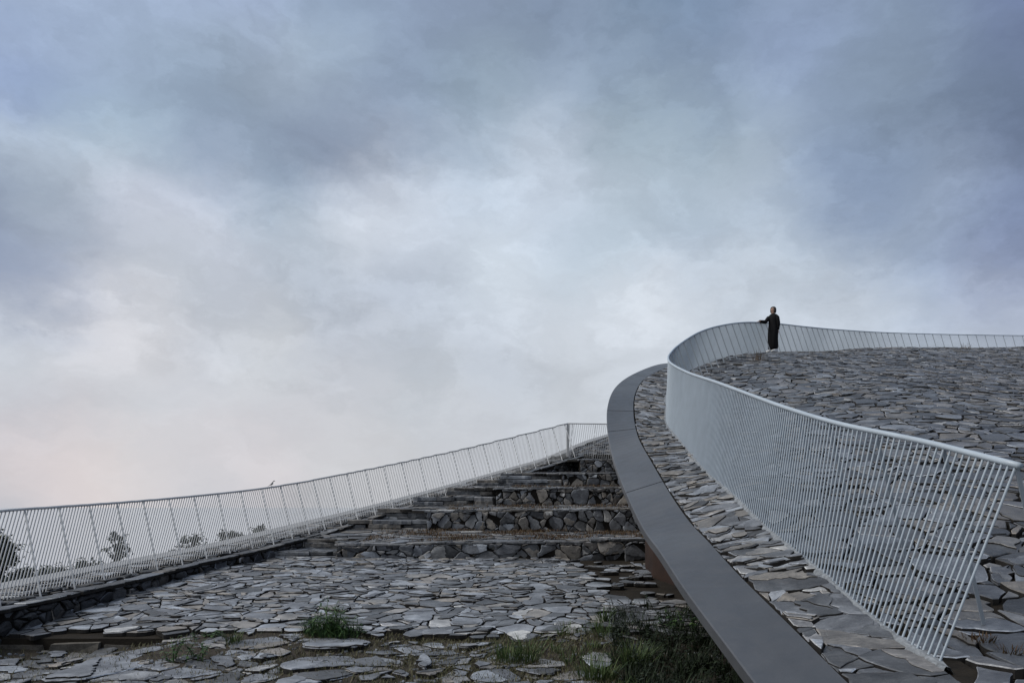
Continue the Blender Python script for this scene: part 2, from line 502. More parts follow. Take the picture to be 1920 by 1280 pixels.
# ------------------------------------------------------------------ the rolling roof on the right: curves
# base of the railing (x, y, z), then its top rail; both run from the near end to the far end
RB = [(2.345, 4.37, -.874), (2.335, 4.8, -.81), (2.335, 5.21, -.722), (2.333, 6.13, -.482), (2.333, 7.32, -.205), (2.333, 8.33, .083),
      (2.37, 9.79, .424), (2.47, 11.87, 1.0), (2.6, 13.45, 1.39), (2.82, 14.6, 1.78), (3.0, 15.6, 2.1), (3.35, 16.9, 2.51), (3.8, 18.1, 2.9),
      (4.4, 19.5, 3.34), (5.2, 21, 3.78), (6.5, 23.2, 4.37), (8.4, 26.3, 5.0), (10.5, 29.2, 5.5), (13, 32.4, 6.1), (18, 37.5, 7.05), (25, 41, 7.67), (30, 42.3, 7.9), (38, 43.4, 8.1)]
def top_px(u, v, Y): return px(u, v, Y)
RT = [px(1912, 873, 4.2), px(1822, 850, 4.62), px(1734, 828, 5.05), px(1575, 794.5, 6.05), px(1470, 763, 7.2), px(1415, 743, 8.2),
      px(1345, 717, 9.7), px(1287, 697, 11.8), px(1257, 680, 13.4), px(1253, 669, 14.55), px(1259, 659.5, 15.55), px(1269, 649.5, 16.83), px(1290, 634.5, 18.0),
      px(1314, 621.5, 19.4), px(1346, 611.5, 20.9), px(1394, 604.5, 23.05), px(1450, 606, 26.15), px(1511, 612.5, 29), px(1572, 618, 32.2), px(1690, 624.5, 37.2), px(1881, 628.5, 40.7),
      px(2030, 629.5, 42), px(2275, 631, 43.1)]
RBT = Curve([tuple(b) + tuple(t) for b, t in zip(RB, RT)])            # paired, so that every bar joins its own two points
RBASE = Curve([(2.3, 1.2, -1.45), (2.33, 2.6, -1.19)] + RB)            # base line, carried on past the end of the railing
KO = Curve([(1.33, 1.2, -1.5), (1.335, 2.8, -1.25), (1.345, 4.46, -.98), (1.34, 4.95, -.884), (1.34, 5.66, -.755), (1.34, 6.3, -.63), (1.34, 7.28, -.41), (1.34, 8.1, -.248),
            (1.37, 9.56, .14), (1.43, 10.9, .5), (1.5, 12.2, .91), (1.62, 13.65, 1.456), (1.73, 14.5, 1.78), (1.95, 15.7, 2.2), (2.24, 16.9, 2.57),
            (2.6, 18, 2.9), (3.2, 19.6, 3.34), (3.8, 21, 3.71), (4.25, 22, 3.93), (5.6, 24.3, 4.4), (7.6, 27.2, 5.0), (9.7, 30.1, 5.5), (12.3, 33.3, 6.1), (17.5, 38.5, 7.0), (24.7, 42, 7.6), (38, 44.6, 8.0)])
KI = Curve([(1.79, 1.2, -1.48), (1.79, 2.8, -1.22), (1.79, 4.35, -.934), (1.79, 4.855, -.835), (1.79, 5.38, -.732), (1.79, 6.03, -.603), (1.79, 6.87, -.426), (1.79, 7.87, -.205),
            (1.8, 9.18, .16), (1.86, 10.65, .59), (1.9, 11.6, .858), (1.98, 12.7, 1.16), (2.08, 13.57, 1.447), (2.22, 14.6, 1.81), (2.4, 15.65, 2.16), (2.75, 17.1, 2.63),
            (3.2, 18.5, 3.03), (4.0, 20.5, 3.56), (4.9, 22.2, 3.98), (6.2, 24, 4.4), (8.1, 27.0, 5.0), (10.1, 29.8, 5.5), (12.6, 32.9, 6.1), (17.8, 38.1, 7.0), (24.9, 41.5, 7.6), (38, 44.1, 8.0)])
ctrl = [tuple(RBASE.at(s)) for s in np.linspace(0, RBASE.L, 46)] + [tuple(KI.at(s)) for s in np.linspace(0, KI.s_at_y(24), 16)]
ctrl += [(6.4, 10, .72), (12.8, 20, 3.25), (19.2, 30, 5.95), (15, 31, 6.05), (12.2, 30, 5.82), (8.12, 24.9, 4.79), (3.0, 5.1, -.73), (5, 4, -.95), (10, 4, -1.0),
         (5, 1.5, -1.45), (12, 1.5, -1.5), (30, 30, 5.9), (40, 42, 7.8), (30, 20, 3.1), (20, 10, .6), (6, 13.5, 1.7), (10, 24, 4.55), (6, 18, 3.02), (9, 20, 3.45), (9.7, 27, 5.19), (25, 35, 7.0), (45, 30, 5.8)]
ROOF = TPS(ctrl, 2e-2)
def roof_map(q, h):
    z = ROOF(q[:, 0], q[:, 1])
    return np.stack([q[:, 0], q[:, 1], z + h], 1)

# ------------------------------------------------------------------ the left ramp: curves
LB = [px(-330, 1195, 7.6), px(-150, 1155, 8.7), px(0, 1125, 9.8), px(300, 1060, 13.3), px(500, 1016, 16.1), px(640, 978, 18.75), px(860, 917, 22.2), px(1065, 857, 25.8)]
LBC = Curve(LB)
def left_off(s, d):
    """point at distance d from the base line; d > 0 = towards the terrace"""
    p, t = LBC.at(s), LBC.tan(s)
    n = np.stack([t[..., 1], -t[..., 0], 0 * t[..., 0]], -1)
    n /= np.linalg.norm(n, axis=-1, keepdims=True)
    return p + n * np.asarray(d)[..., None]
ss = np.linspace(0, LBC.L, 60)
LE = Curve(np.vstack([left_off(ss, .62 + 0 * ss) + [0, 0, .01]]), n=4)      # stone edge of the ramp above the terrace
# ------------------------------------------------------------------ terraces
Y1 = 15.3
def terr_z(y): return -.98 + .075 * (np.asarray(y) - Y1)
def low_z(x, y): return -1.475 + .062 * (np.asarray(y) - 9) - .13 * np.clip((-3.7 - np.asarray(x)) / 1., 0, 1) + .03 * np.sin(np.asarray(x) * 1.7) * np.cos(np.asarray(y) * 2.1)
#  wall: Y, left end X, base z left/right, top z left/right, right end X
def wl(Y, uL, vbL, vtL, vbR, vtR, xR): 
    k = Y / 1500
    return dict(Y=Y, xL=(uL - 960) * k, xR=xR, bL=(950 - vbL) * k, tL=(950 - vtL) * k, bR=(950 - vbR) * k, tR=(950 - vtR) * k)
WALLS = [wl(15.3, 632, 1047, 1021, 1050, 1011, 2.62), wl(18.1, 801, 991, 958, 996, 952, 3.25), wl(20.1, 930, 947, 915, 946, 913, 3.75),
         wl(22.0, 1054, 911, 887, 911, 886, 4.4), wl(24.0, 1088, 885, 861, 885, 860, 5.6)]
def wallx(y):      # face of the rusty steel wall under the roof edge
    return np.interp(y, [2, 6, 10, 12.4, 13.2, 14, 14.8, 15.6, 17, 18.5, 21, 24.5, 30], [3.8, 3.6, 3.1, 2.55, 2.33, 2.33, 2.47, 2.66, 3.0, 3.35, 4.5, 6.3, 10.5])
def edge_x(y): return LE.x_at_y(y)

# ================================================================== SETTING
# soil under the stone of the roof
mb = MB(); rows = []
for y in np.concatenate([np.arange(1.3, 14, .35), np.arange(14, 44.2, .5)]):
    x0 = (float(KI.x_at_y(y)) + float(KO.x_at_y(y))) / 2
    xs = x0 + np.concatenate([np.linspace(0, 1.2, 5), np.linspace(1.6, 60, 60) ** 1.0])
    zz = ROOF(xs, np.full_like(xs, y))
    rows.append([(x, y, z - (.15 if k < 2 else .03)) for k, (x, z) in enumerate(zip(xs, zz))])
mb.grid(rows)
tag(mb.build('roof_ground', M['soil'], smooth=True), kind='structure')
# roof paving
def clamp_left(polys, fx, pad=.012):
    out = []
    for pl in polys:
        q = [(max(x, float(fx(y)) + pad), y) for x, y in pl]
        if abs(area_c(q)[0]) > .0025: out.append(q)
    return out
polys = stone_polys(2.3, 32, 1.6, 43.6, .205, ax=1.25, ay=1.1, gap=.022, var=1.1, split=.45, seed=11, keep=lambda x, y: float(RBASE.x_at_y(y)) - .1 < x < .76 * y + 4.5,
                    gapfun=lambda x, y: .02 + (.006 if y < 6.5 else 0))
polys = clamp_left(polys, RBASE.x_at_y)
mb = MB()
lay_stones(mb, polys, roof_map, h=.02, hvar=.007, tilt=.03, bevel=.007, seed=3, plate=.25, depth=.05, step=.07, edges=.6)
tag(mb.build('roof_paving', M['roof']), kind='structure')
# strip of stone between coping and railing
SL = RBASE.s_at_y(27)
def strip_map(q, h):
    s = q[:, 0]
    b = RBASE.at(s)
    t = RBASE.tan(s)
    n = np.stack([-t[:, 1], t[:, 0], 0 * t[:, 0]], 1); n /= np.linalg.norm(n, axis=1, keepdims=True)
    i = np.array([KI.at(KI.near(p)) for p in b + n * .5])
    k = (q[:, 1] / .5)[:, None]
    p = b + (i - b) * k
    p[:, 2] += h
    return p
S1 = RBASE.s_at_y(6.2)
polys = stone_polys(S1 + .01, SL, .015, .49, .15, ax=.72, ay=1.8, gap=.009, var=1.3, split=.4, ang=-.35, seed=5, rect=True)
polys += stone_polys(.1, S1, .015, .49, .24, ax=.85, ay=1.7, gap=.011, var=1.2, split=.3, ang=-.5, seed=6, rect=True)
mb = MB()
lay_stones(mb, polys, strip_map, h=.02, hvar=.008, tilt=.05, bevel=.006, seed=8, plate=.6, step=.06, amp=.009, depth=.06, edges=.8)
tag(mb.build('edge_paving', M['strip']), kind='structure')
mb = MB()
s_ = np.arange(.05, SL + 2, .3)
mb.grid([[tuple(p) for p in strip_map(np.array([[s, d] for d in (-.15, 0, .25, .49, .55)]), np.array([-.02, -.02, -.02, -.02, -.08]))] for s in s_])
tag(mb.build('edge_ground', M['soil'], smooth=True), kind='structure')

rg = random.Random(3); mb = MB(); rows = []
for s in np.arange(RBASE.s_at_y(4.3), RBASE.s_at_y(16), .035):
    w_ = .02 + .03 * rg.random() ** 1.5; hh = .024 + .012 * rg.random()
    rows.append([tuple(p) for p in strip_map(np.array([[s, d_] for d_ in (-w_ - .01, -w_ * .5, .01, w_ * .7, w_ + .02)]), np.array([-.03, hh * rg.uniform(.5, 1), hh, hh * rg.uniform(.5, 1), -.03]))])
mb.grid(rows)
tag(mb.build('edge_grout', M['grout']), kind='structure')
# coping: dark band round the roof edge, in long panels
t_ = thing('roof_coping', (1.5, 8, -.3), 'broad dark grey coping band sweeping up along the edge of the stone roof', 'coping')
kop_s = np.linspace(0, KO.L, 240); kop_w, kop_z = [], []
for s in kop_s:                                               # width and cross fall, smoothed along the band
    o = KO.at(s); t = KO.tan(s); n = np.array([t[1], -t[0], 0]); n /= np.linalg.norm(n)
    i = KI.at(KI.near(o + n * .455)); kop_w.append(float(np.dot((i - o)[:2], n[:2]))); kop_z.append(i[2] - o[2])
ker = np.hanning(11); ker /= ker.sum()
kop_w, kop_z = [np.convolve(np.pad(a, 5, 'edge'), ker, 'valid') for a in (kop_w, kop_z)]
seams = [1.3, 9.62, 13.0, 14.3, 18.4, 22.6, 26.5, 31, 37, 43]
for a, b in zip(seams[:-1], seams[1:]):
    sa, sb = KO.s_at_y(a), KO.s_at_y(b)
    rows = []
    for s in np.linspace(sa + .006 + .0009 * a, sb - .006 - .0009 * b, max(4, int((sb - sa) / .16))):
        o = KO.at(s); t = KO.tan(s)
        n = np.array([t[1], -t[0], 0]); n /= np.linalg.norm(n)
        i = o + n * np.interp(s, kop_s, kop_w); i[2] = o[2] + np.interp(s, kop_s, kop_z)
        U = np.array([0, 0, 1.])
        c = .006
        prof = [o - .085 * U + .0 * n, o - c * U - .003 * n, o + c * n + .002 * U, i + .004 * U - c * n, i - c * U, i - .085 * U, o - .085 * U + .03 * n]
        rows.append([p + np.array([0, 0, .016]) for p in prof])
    mb = MB(); mb.loft(rows)
    mb.build('coping_panel', M['coping'], t_)
# rusty steel wall below
mb = MB(); rows = []
ys = np.concatenate([np.arange(2, 12.4, .4), np.arange(12.4, 16, .1), np.arange(16, 30, .5)])
for y in ys:
    x = float(wallx(y)); zt = float(ROOF(np.array([x]), np.array([y]))[0]) - .07
    rows.append([(x, y, -1.75), (x, y, -.9), (x, y, zt), (x + .03, y, zt), (x + .03, y, -1.75)])
mb.grid(rows)
tag(mb.build('steel_wall', M['corten'], smooth=True), 'rusty brown steel wall standing in the shade under the roof edge', 'wall')

# ------------------------------------------------------------------ main terrace
mb = MB(); rows = []
for y in np.concatenate([[9.02], np.arange(9.2, 15.5, .3)]):
    xs = np.linspace(float(edge_x(y)) - .3, float(wallx(y)) + .4, 14)
    rows.append([(x, y, float(terr_z(y)) - .03) for x in xs])
mb.grid(rows)
r0 = rows[0]
mb.grid([[(x, y - .02, -1.8) for x, y, z in r0], [(x, y, z) for x, y, z in r0]])
tag(mb.build('terrace_ground', M['soil'], smooth=False), kind='structure')
def terr_map(q, h):
    e = .02 * np.sin(q[:, 0] * 1.3 + q[:, 1]) * np.sin(q[:, 1] * 1.1)
    return np.stack([q[:, 0], q[:, 1], terr_z(q[:, 1]) + e + h], 1)
def terr_edge(x): return 9.08 + .1 * math.sin(x * 2.3) + .1 * math.sin(x * 5.1 + 1) + .07 * math.sin(x * 13)
polys = stone_polys(-7.2, 3.3, 8.9, 15.25, .18, ax=1.25, ay=1.1, gap=.019, var=1.3, split=.45, seed=21,
                    keep=lambda x, y: float(edge_x(y)) - .12 < x < float(wallx(y)) + .1 and y > terr_edge(x) and not (x > 1.3 + .1 * (13 - y) and y > 11 and rng.random() < .7))
polys = clamp_left(polys, edge_x, .02)
mb = MB()
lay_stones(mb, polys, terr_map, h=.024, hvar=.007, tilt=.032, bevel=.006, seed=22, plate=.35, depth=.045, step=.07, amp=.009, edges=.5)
tag(mb.build('terrace_paving', M['terrace']), kind='structure')

# lower ground in the foreground
mb = MB(); rows = []
for y in np.arange(1.0, 9.3, .2):
    xs = np.concatenate([np.linspace(-9, 5, 71)])
    rows.append([(x, y, float(low_z(x, y)) + .012 * math.sin(x * 9 + y * 5) * math.sin(y * 11 - x * 3)) for x in xs])
mb.grid(rows)
tag(mb.build('lower_ground', M['earth'], smooth=True), kind='structure')
def low_map(q, h):
    return np.stack([q[:, 0], q[:, 1], low_z(q[:, 0], q[:, 1]) + h], 1)
def lk(x, y):
    if y > terr_edge(x) - (.26 if x < -3.9 else .05): return False
    if x > 1.05 + .25 * math.sin(y * 3) - .12 * (8 - y): return False
    g = max(0, min(1, (x + .6) / 1.6))         # more earth and grass towards the right
    n = .5 + .5 * math.sin(x * 2.1 + 1.3 * math.sin(y * 1.7)) * math.cos(y * 2.6 + x)
    return not (n < .02 + .2 * g)
BIG = [  # the slabs one can tell apart: outline in px of the photograph's ground, as x, y in plan
]
def ground_px(u, v, z):
    Y = 1500 * (-z) / (v - 950)
    return ((u - 960) / 1500 * Y, Y)
slabs = [
    ('long tapering pale slate slab lying tilted at the lower left of the foreground', [(66, 1266), (128, 1248), (180, 1228), (262, 1222), (300, 1229), (252, 1250), (160, 1264)], .02, .03, .02),
    ('long grey slate slab in the grass right beneath the tall weed clump', [(566, 1216), (600, 1206), (670, 1206), (696, 1213), (680, 1222), (600, 1226), (568, 1224)], .03, 0, .0),
    ('longer rounded slab in short grass, upper of two parallel slabs below the weed clump', [(520, 1246), (560, 1235), (640, 1231), (672, 1237), (668, 1246), (600, 1250), (540, 1256)], .03, 0, 0),
    ('long straight slab in short grass, lower of two parallel slabs below the weed clump', [(515, 1272), (560, 1258), (660, 1250), (672, 1258), (640, 1266), (560, 1278), (520, 1281)], .03, 0, 0),
    ('very long flat pale slate slab with a pointed left end on the terrace front', [(722, 1190), (770, 1182), (880, 1180), (912, 1190), (900, 1200), (800, 1204), (740, 1196)], .02, 0, 0),
    ('pale blue lone slab poking out of green grass near the steel coping', [(1090, 1236), (1110, 1226), (1140, 1228), (1150, 1240), (1130, 1252), (1112, 1250)], .035, -.02, .03),
    ('small upright wedge shaped stone standing alone on the soil', [(786, 1240), (794, 1236), (804, 1240), (810, 1252), (798, 1260), (784, 1256)], .05, 0, .05),
]
slab_polys = []
for lab, pp, h, tx, ty in slabs:
    slab_polys.append([ground_px(u, v, -1.53) for u, v in pp])
def clear_of_slabs(x, y):
    for pl in slab_polys:
        xs = [p[0] for p in pl]; ysl = [p[1] for p in pl]
        if min(xs) < x < max(xs) and min(ysl) - .06 < y < max(ysl) + .06: return False
    return True
polys = stone_polys(-7.5, 3.4, 4.5, 9.3, .2, ax=1.4, ay=1.1, gap=.07, var=1.5, split=.35, ang=.14, seed=31,
                    keep=lambda x, y: lk(x, y) and clear_of_slabs(x, y), gapfun=lambda x, y: .026 + .03 * max(0, min(1, (x + 3.2) / 2.5)))
mb = MB()
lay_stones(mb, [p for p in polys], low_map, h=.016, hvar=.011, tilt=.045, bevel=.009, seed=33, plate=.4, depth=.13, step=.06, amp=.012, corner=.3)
tag(mb.build('lower_paving', M['lower']), kind='structure')
rs = random.Random(5)
for (lab, pp, h, tx, ty), pl in zip(slabs, slab_polys):
    if area_c(pl)[0] < 0: pl = pl[::-1]
    A, cx, cy = area_c(pl)
    cz = float(low_z(cx, cy))
    mb = MB()
    fm = lambda q, hh, cx=cx, cy=cy, cz=cz, tx=tx, ty=ty: np.stack([q[:, 0], q[:, 1], cz + hh + tx * (q[:, 0] - cx) + ty * (q[:, 1] - cy)], 1)
    lay_stones(mb, [pl], fm, h=h, hvar=0, tilt=0, bevel=.012, depth=.12, step=.06, amp=.01, plate=.6, seed=rs.randint(1, 999), corner=.5)
    tag(mb.build('slate_slab', M['slab']), lab, 'stone slab', 'loose slate slabs in the foreground')
# footing of broken concrete at the left end of the terrace front
mb = MB()
for x0, x1, y0, zt in ((-5.75, -5.25, 8.98, -1.54), (-5.2, -4.62, 8.93, -1.5), (-4.57, -4.25, 8.99, -1.56)):
    o = len(mb.v)
    mb.box(x0, x1, y0, y0 + .3, -1.8, zt)
    mb.v[o:] = [(x + rs.uniform(-.06, .06), y + rs.uniform(-.04, .04), z + rs.uniform(-.035, .025)) for x, y, z in mb.v[o:]]
tag(mb.build('concrete_footing', M['concrete']), 'broken mossy concrete footing exposed under the left front of the terrace', 'footing')

# ------------------------------------------------------------------ stepped retaining walls
wall_labels = ['lowest and longest dark stone retaining wall, its middle patched with brown earth',
               'second stone retaining wall from the bottom, with a rust streaked big block',
               'third stone retaining wall from the bottom, with slim orange stones',
               'short fourth stone retaining wall from the bottom, with a diagonal striped block',
               'topmost dark stone retaining wall right under the railing corner']
for i, w in enumerate(WALLS):
    Y, xL, xR = w['Y'], w['xL'], w['xR']
    L = xR - xL
    H = max(w['tL'] - w['bL'], w['tR'] - w['bR'])
    t_ = thing('stone_wall', (xL, Y, w['bL']), wall_labels[i], 'stone wall')
    def wmap(q, h, w=w, L=L, H=H, Y=Y, xL=xL):
        k = q[:, 0] / L
        b = w['bL'] + (w['bR'] - w['bL']) * k; tt = w['tL'] + (w['tR'] - w['tL']) * k
        z = b - .03 + (tt - b) * (q[:, 1] / H)
        return np.stack([xL + q[:, 0], Y - h + .06 * np.sin(q[:, 0] * .9), z], 1)
    polys = stone_polys(0, L, 0, H, [.21, .17, .17, .17, .17][i], ax=[1.3, 1, 1, 1.1, 1][i], ay=[1.15, 1.15, 1.1, 1.1, 1][i], gap=.014, var=2.0, split=.4, seed=41 + i, rect=True)
    mb = MB()
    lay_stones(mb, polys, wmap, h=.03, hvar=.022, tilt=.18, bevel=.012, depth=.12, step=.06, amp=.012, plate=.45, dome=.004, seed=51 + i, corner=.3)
    mb.build('stonework', M['wall'], t_)
    # core behind the face
    mb = MB()
    fr = [[tuple(p) for p in wmap(np.array([[a, 0.], [a, H]]), np.array([-.005, -.005]))] for a in np.linspace(0, L, 20)]
    rows = [[a, b, (b[0], b[1] + .5, b[2]), (a[0], a[1] + .5, a[2])] for a, b in fr]
    mb.loft(rows)
    mb.build('core', M['mortar'], t_)
    # capping slabs
    mb = MB(); a = -.06
    rc = random.Random(60 + i)
    while a < L - .02:
        l = min(rc.uniform(.3, 1.0), L - a)
        k = (a + l / 2) / L
        z = w['tL'] + (w['tR'] - w['tL']) * k - .03
        th = rc.uniform(.025, .045); ov = rc.uniform(.015, .05); dz = rc.uniform(-.006, .01); rot = rc.uniform(-.012, .012)
        pl = [(a + .005, -ov), (a + l - .005, -ov + rc.uniform(-.02, .02)), (a + l - .005, .36), (a + .005, .36)]
        sub = MB()
        def cm(q, h, z=z, dz=dz, rot=rot, a=a): return np.stack([xL + q[:, 0], Y + q[:, 1] + .06 * np.sin(q[:, 0] * .9), z + dz + rot * (q[:, 0] - a) + h], 1)
        lay_stones(mb, [pl], cm, h=th, hvar=.0, tilt=.01, bevel=.008, depth=th, step=.08, amp=.01, plate=.6, seed=rc.randint(1, 9999), corner=.3, side=False)
        a += l
    mb.build('capping', M['tread'], t_)

# treads between the walls and the stair lane along the ramp
treads = []
for i, w in enumerate(WALLS):
    y0 = w['Y']; y1 = WALLS[i + 1]['Y'] if i < 4 else 26.6
    n = WALLS[i + 1] if i < 4 else dict(bL=1.6, bR=1.6)
    zf0, zf1 = (w['tL'], w['tR']), (n['bL'], n['bR'])
    treads.append((y0, y1, zf0, zf1))
def tread_z(i, x, y):
    y0, y1, a, b = treads[i]; w = WALLS[i]
    k = np.clip((x - w['xL']) / (w['xR'] - w['xL']), 0, 1)
    za = a[0] + (a[1] - a[0]) * k; zb = b[0] + (b[1] - b[0]) * k
    return za + (zb - za) * np.clip((y - y0) / (y1 - y0), 0, 1)
mbs, mbg = MB(), MB()
for i, w in enumerate(WALLS):
    y0, y1, _, _ = treads[i]
    mid = y0 + (.95 if i < 3 else .7)
    rows = []
    for y in np.linspace(y0 + .1, y1 + .1, 9):
        xa = (w['xL'] if y < mid else float(edge_x(y)) - .1)
        xa = min(xa, w['xL'])
        xs = np.linspace(xa, float(wallx(y)) + .3, 16)
        rows.append([(x, y, float(tread_z(i, x, y)) - .045) for x in xs])
    mbg.grid(rows)
    polys = stone_polys(-6, 6.5, y0 + .3, y1 - .02, .26, ax=1.6, ay=.9, gap=.025, var=.9, split=.3, seed=71 + i,
                        keep=lambda x, y: (w['xL'] if y < mid + .1 else float(edge_x(y)) - .05) < x < float(wallx(y)) + .1)
    polys = clamp_left(polys, edge_x, .02)
    lay_stones(mbs, polys, lambda q, h, i=i: np.stack([q[:, 0], q[:, 1], tread_z(i, q[:, 0], q[:, 1]) - .02 + h], 1), h=.012, hvar=.008, tilt=.02, bevel=.01, seed=81 + i, plate=.2, depth=.07)
tag(mbg.build('tread_ground', M['soil']), kind='structure')
tag(mbs.build('tread_paving', M['tread']), kind='structure')
step_labels = ['lowest flight of rough slate steps at the left end of the lowest wall', 'second flight of rough slate steps, left of the second wall',
               'third flight of rough slate steps, left of the third wall', 'small top flight of rough slate steps left of the short fourth wall']
for i in range(4):
    w = WALLS[i]; y0 = w['Y']; mid = y0 + (.95 if i < 3 else .7)
    xa = float(edge_x(y0)); zb = w['bL']; zt = w['tL']
    t_ = thing('stone_steps', ((xa + w['xL']) / 2, y0, zb), step_labels[i], 'steps')
    rc = random.Random(90 + i)
    for j, (ya, yb, z0, z1) in enumerate(((y0 - .02, mid + .1, zb - .08, (zb + zt) / 2), (mid, mid + .45, (zb + zt) / 2 - .05, float(tread_z(i, w['xL'], mid))))):
        mb = MB()
        nl = 3
        for k in range(nl):                                   # thin courses, set back a little one above the other
            za, zz = z0 + (z1 - z0) * k / nl, z0 + (z1 - z0) * (k + 1) / nl
            x = float(edge_x(ya)) - .1
            while x < w['xL'] + .0:
                l = rc.uniform(.35, 1.0)
                xe = min(x + l, w['xL'] - .01)
                if xe - x < .08: break
                fy = ya + .03 * k + rc.uniform(-.04, .04)
                pl = [(x + .006, fy), (xe - .006, fy + rc.uniform(-.03, .03)), (xe - .006, yb), (x + .006, yb)]
                lay_stones(mb, [pl], lambda q, h, zz=zz: np.stack([q[:, 0], q[:, 1], zz + h], 1), h=-.004, hvar=.006, tilt=.008, bevel=.01, depth=(zz - za) * .92, step=.09, amp=.012, plate=.4, seed=rc.randint(1, 9999), side=False)
                x = xe
        mb.build('step', M['tread'], t_)

# ------------------------------------------------------------------ ramp on the left
def ramp_map(lo):
    def f(q, h):
        p = left_off(q[:, 0], q[:, 1])
        p[:, 2] += h
        return p
    return f
rm = ramp_map(0)
mb = MB()
mb.grid([[tuple(p) for p in rm(np.array([[s, d] for d in (-1.1, -.5, 0, .3, .58)]), np.full(5, -.03))] for s in np.arange(0, LBC.L + .1, .3)])
tag(mb.build('ramp_ground', M['soil'], smooth=True), kind='structure')
mb = MB()
polys = stone_polys(0, LBC.L, .02, .36, .2, ax=1.1, ay=.8, gap=.03, var=.8, split=.3, seed=101, rect=True)
lay_stones(mb, polys, rm, h=.0, hvar=.012, tilt=.05, seed=102, depth=.06)
tag(mb.build('ramp_gravel_strip', M['edge']), kind='structure')
mb = MB()
polys = stone_polys(0, LBC.L, -.56, -.04, .2, ax=.9, ay=1.5, gap=.02, var=.8, split=.3, seed=103, rect=True)
lay_stones(mb, polys, rm, h=.012, hvar=.012, tilt=.05, seed=104, depth=.06, plate=.4)
tag(mb.build('ramp_paving', M['strip']), kind='structure')
# stone edge above the terrace
t_ = thing('edge_wall', tuple(LE.at(1.)), 'low dark stone edging wall under the long white railing, rising with the ramp', 'stone wall')
EH = .95
def emap(q, h):
    p, t = LE.at(q[:, 0]), LE.tan(q[:, 0])
    n = np.stack([t[:, 1], -t[:, 0], 0 * t[:, 0]], 1); n /= np.linalg.norm(n, axis=1, keepdims=True)
    out = p + n * h[:, None]
    out[:, 2] = p[:, 2] - .02 - EH + q[:, 1]
    return out
polys = stone_polys(0, LE.L, 0, EH - .02, .14, ax=1.5, ay=1.0, gap=.018, var=.8, split=.25, seed=111, rect=True)
mb = MB(); lay_stones(mb, polys, emap, h=.0, hvar=.018, tilt=.07, bevel=.015, depth=.1, seed=112, dome=.01, side=False, plate=.2, step=.08)
mb.build('stonework', M['edge'], t_)
mb = MB()
mb.grid([[tuple(p) for p in emap(np.array([[s, 0.], [s, EH - .03], [s, EH - .03]]), np.array([-.03, -.03, -.3]))] for s in np.linspace(0, LE.L, 80)])
mb.build('core', M['mortar'], t_)
mb = MB(); s = 0.; rc = random.Random(113)
while s < LE.L - .1:
    l = min(rc.uniform(.35, .95), LE.L - s)
    ov = rc.uniform(.02, .06)
    pl = [(s + .006, -.17), (s + l - .006, -.17), (s + l - .006, ov), (s + .006, ov + rc.uniform(-.02, .02))]
    def cm(q, h):
        p, t = LE.at(q[:, 0]), LE.tan(q[:, 0])
        n = np.stack([t[:, 1], -t[:, 0], 0 * t[:, 0]], 1); n /= np.linalg.norm(n, axis=1, keepdims=True)
        o = p + n * q[:, 1][:, None]; o[:, 2] += h - .01
        return o
    lay_stones(mb, [pl], cm, h=.02, hvar=.006, tilt=.01, bevel=.008, depth=.045, step=.08, amp=.012, plate=.5, seed=rc.randint(1, 9999))
    s += l
mb.build('capping', M['roof'], t_)
# front end of the edge wall is closed by its own stones; outer coping of the ramp
LK_end = [px(1100, 832, 27.2), px(1138, 820, 28.3), px(1230, 790, 31), px(1330, 765, 34)]
ko = [tuple(left_off(np.array(s), np.array(-1.02))) for s in np.linspace(0, LBC.L, 14)]
LKO = Curve(ko + [tuple(np.array(p) + [.0, .55, .12]) for p in LK_end])
LKI = Curve([tuple(left_off(np.array(s), np.array(-.57))) for s in np.linspace(0, LBC.L, 14)] + [tuple(p) for p in LK_end])
t_ = thing('ramp_coping', tuple(LKO.at(3.)), 'pale grey coping band outside the long white railing on the left ramp', 'coping')
n_p = 8
for k in range(n_p):
    rows = []
    for f in np.linspace(k / n_p + .0002, (k + 1) / n_p - .0002, 20):
        o = LKO.at(f * LKO.L); i = LKI.at(f * LKI.L)
        U = np.array([0, 0, 1.])
        rows.append([o - .1 * U, o + .03 * U, i + .03 * U, i - .1 * U])
    mb = MB(); mb.loft(rows)
    mb.build('coping_panel', M['ramp_coping'], t_)
# outer face of the ramp down to the hillside
mb = MB()
mb.grid([[tuple(LKO.at(s) + np.array([.06, -.03, -.08])), tuple(LKO.at(s) + np.array([.06, -.03, -6]))] for s in np.linspace(0, LKO.L, 50)])
tag(mb.build('outer_wall', M['concrete']), 'plain concrete outer wall carrying the left ramp above the hillside', 'wall')
# paved slope behind the level railing, between the walls and the far coping
def back_map(q, h):
    f = q[:, 0]
    a = np.stack([1.3 + 6.5 * f, 25.6 + 3.2 * f, 1.6 + .5 * f], 1)
    b = LKI.at(LKI.L * (.0) + (LBC.L * .985) + (LKI.L - LBC.L * .985) * f)
    p = a + (b - a) * (q[:, 1])[:, None]
    p[:, 2] += h
    return p
mb = MB()
mb.grid([[tuple(p) for p in back_map(np.array([[f, k] for k in (-.05, .3, .7, 1.)]), np.full(4, -.02))] for f in np.linspace(0, 1, 14)])
tag(mb.build('upper_slope_ground', M['soil'], smooth=True), kind='structure')
polys = [[(x / 8, y / 3) for x, y in pl] for pl in stone_polys(0, 8, 0, 3, .33, ax=1.2, gap=.03, split=.3, seed=121, rect=True)]
def back_map2(q, h): return back_map(q, h)
mb = MB(); 
def lay_scaled(polys):
    pls = [[(x * 8, y * 3) for x, y in pl] for pl in polys]
    lay_stones(mb, pls, lambda q, h: back_map(np.stack([q[:, 0] / 8, q[:, 1] / 3], 1), h), h=.012, hvar=.012, tilt=.04, seed=122, depth=.05)
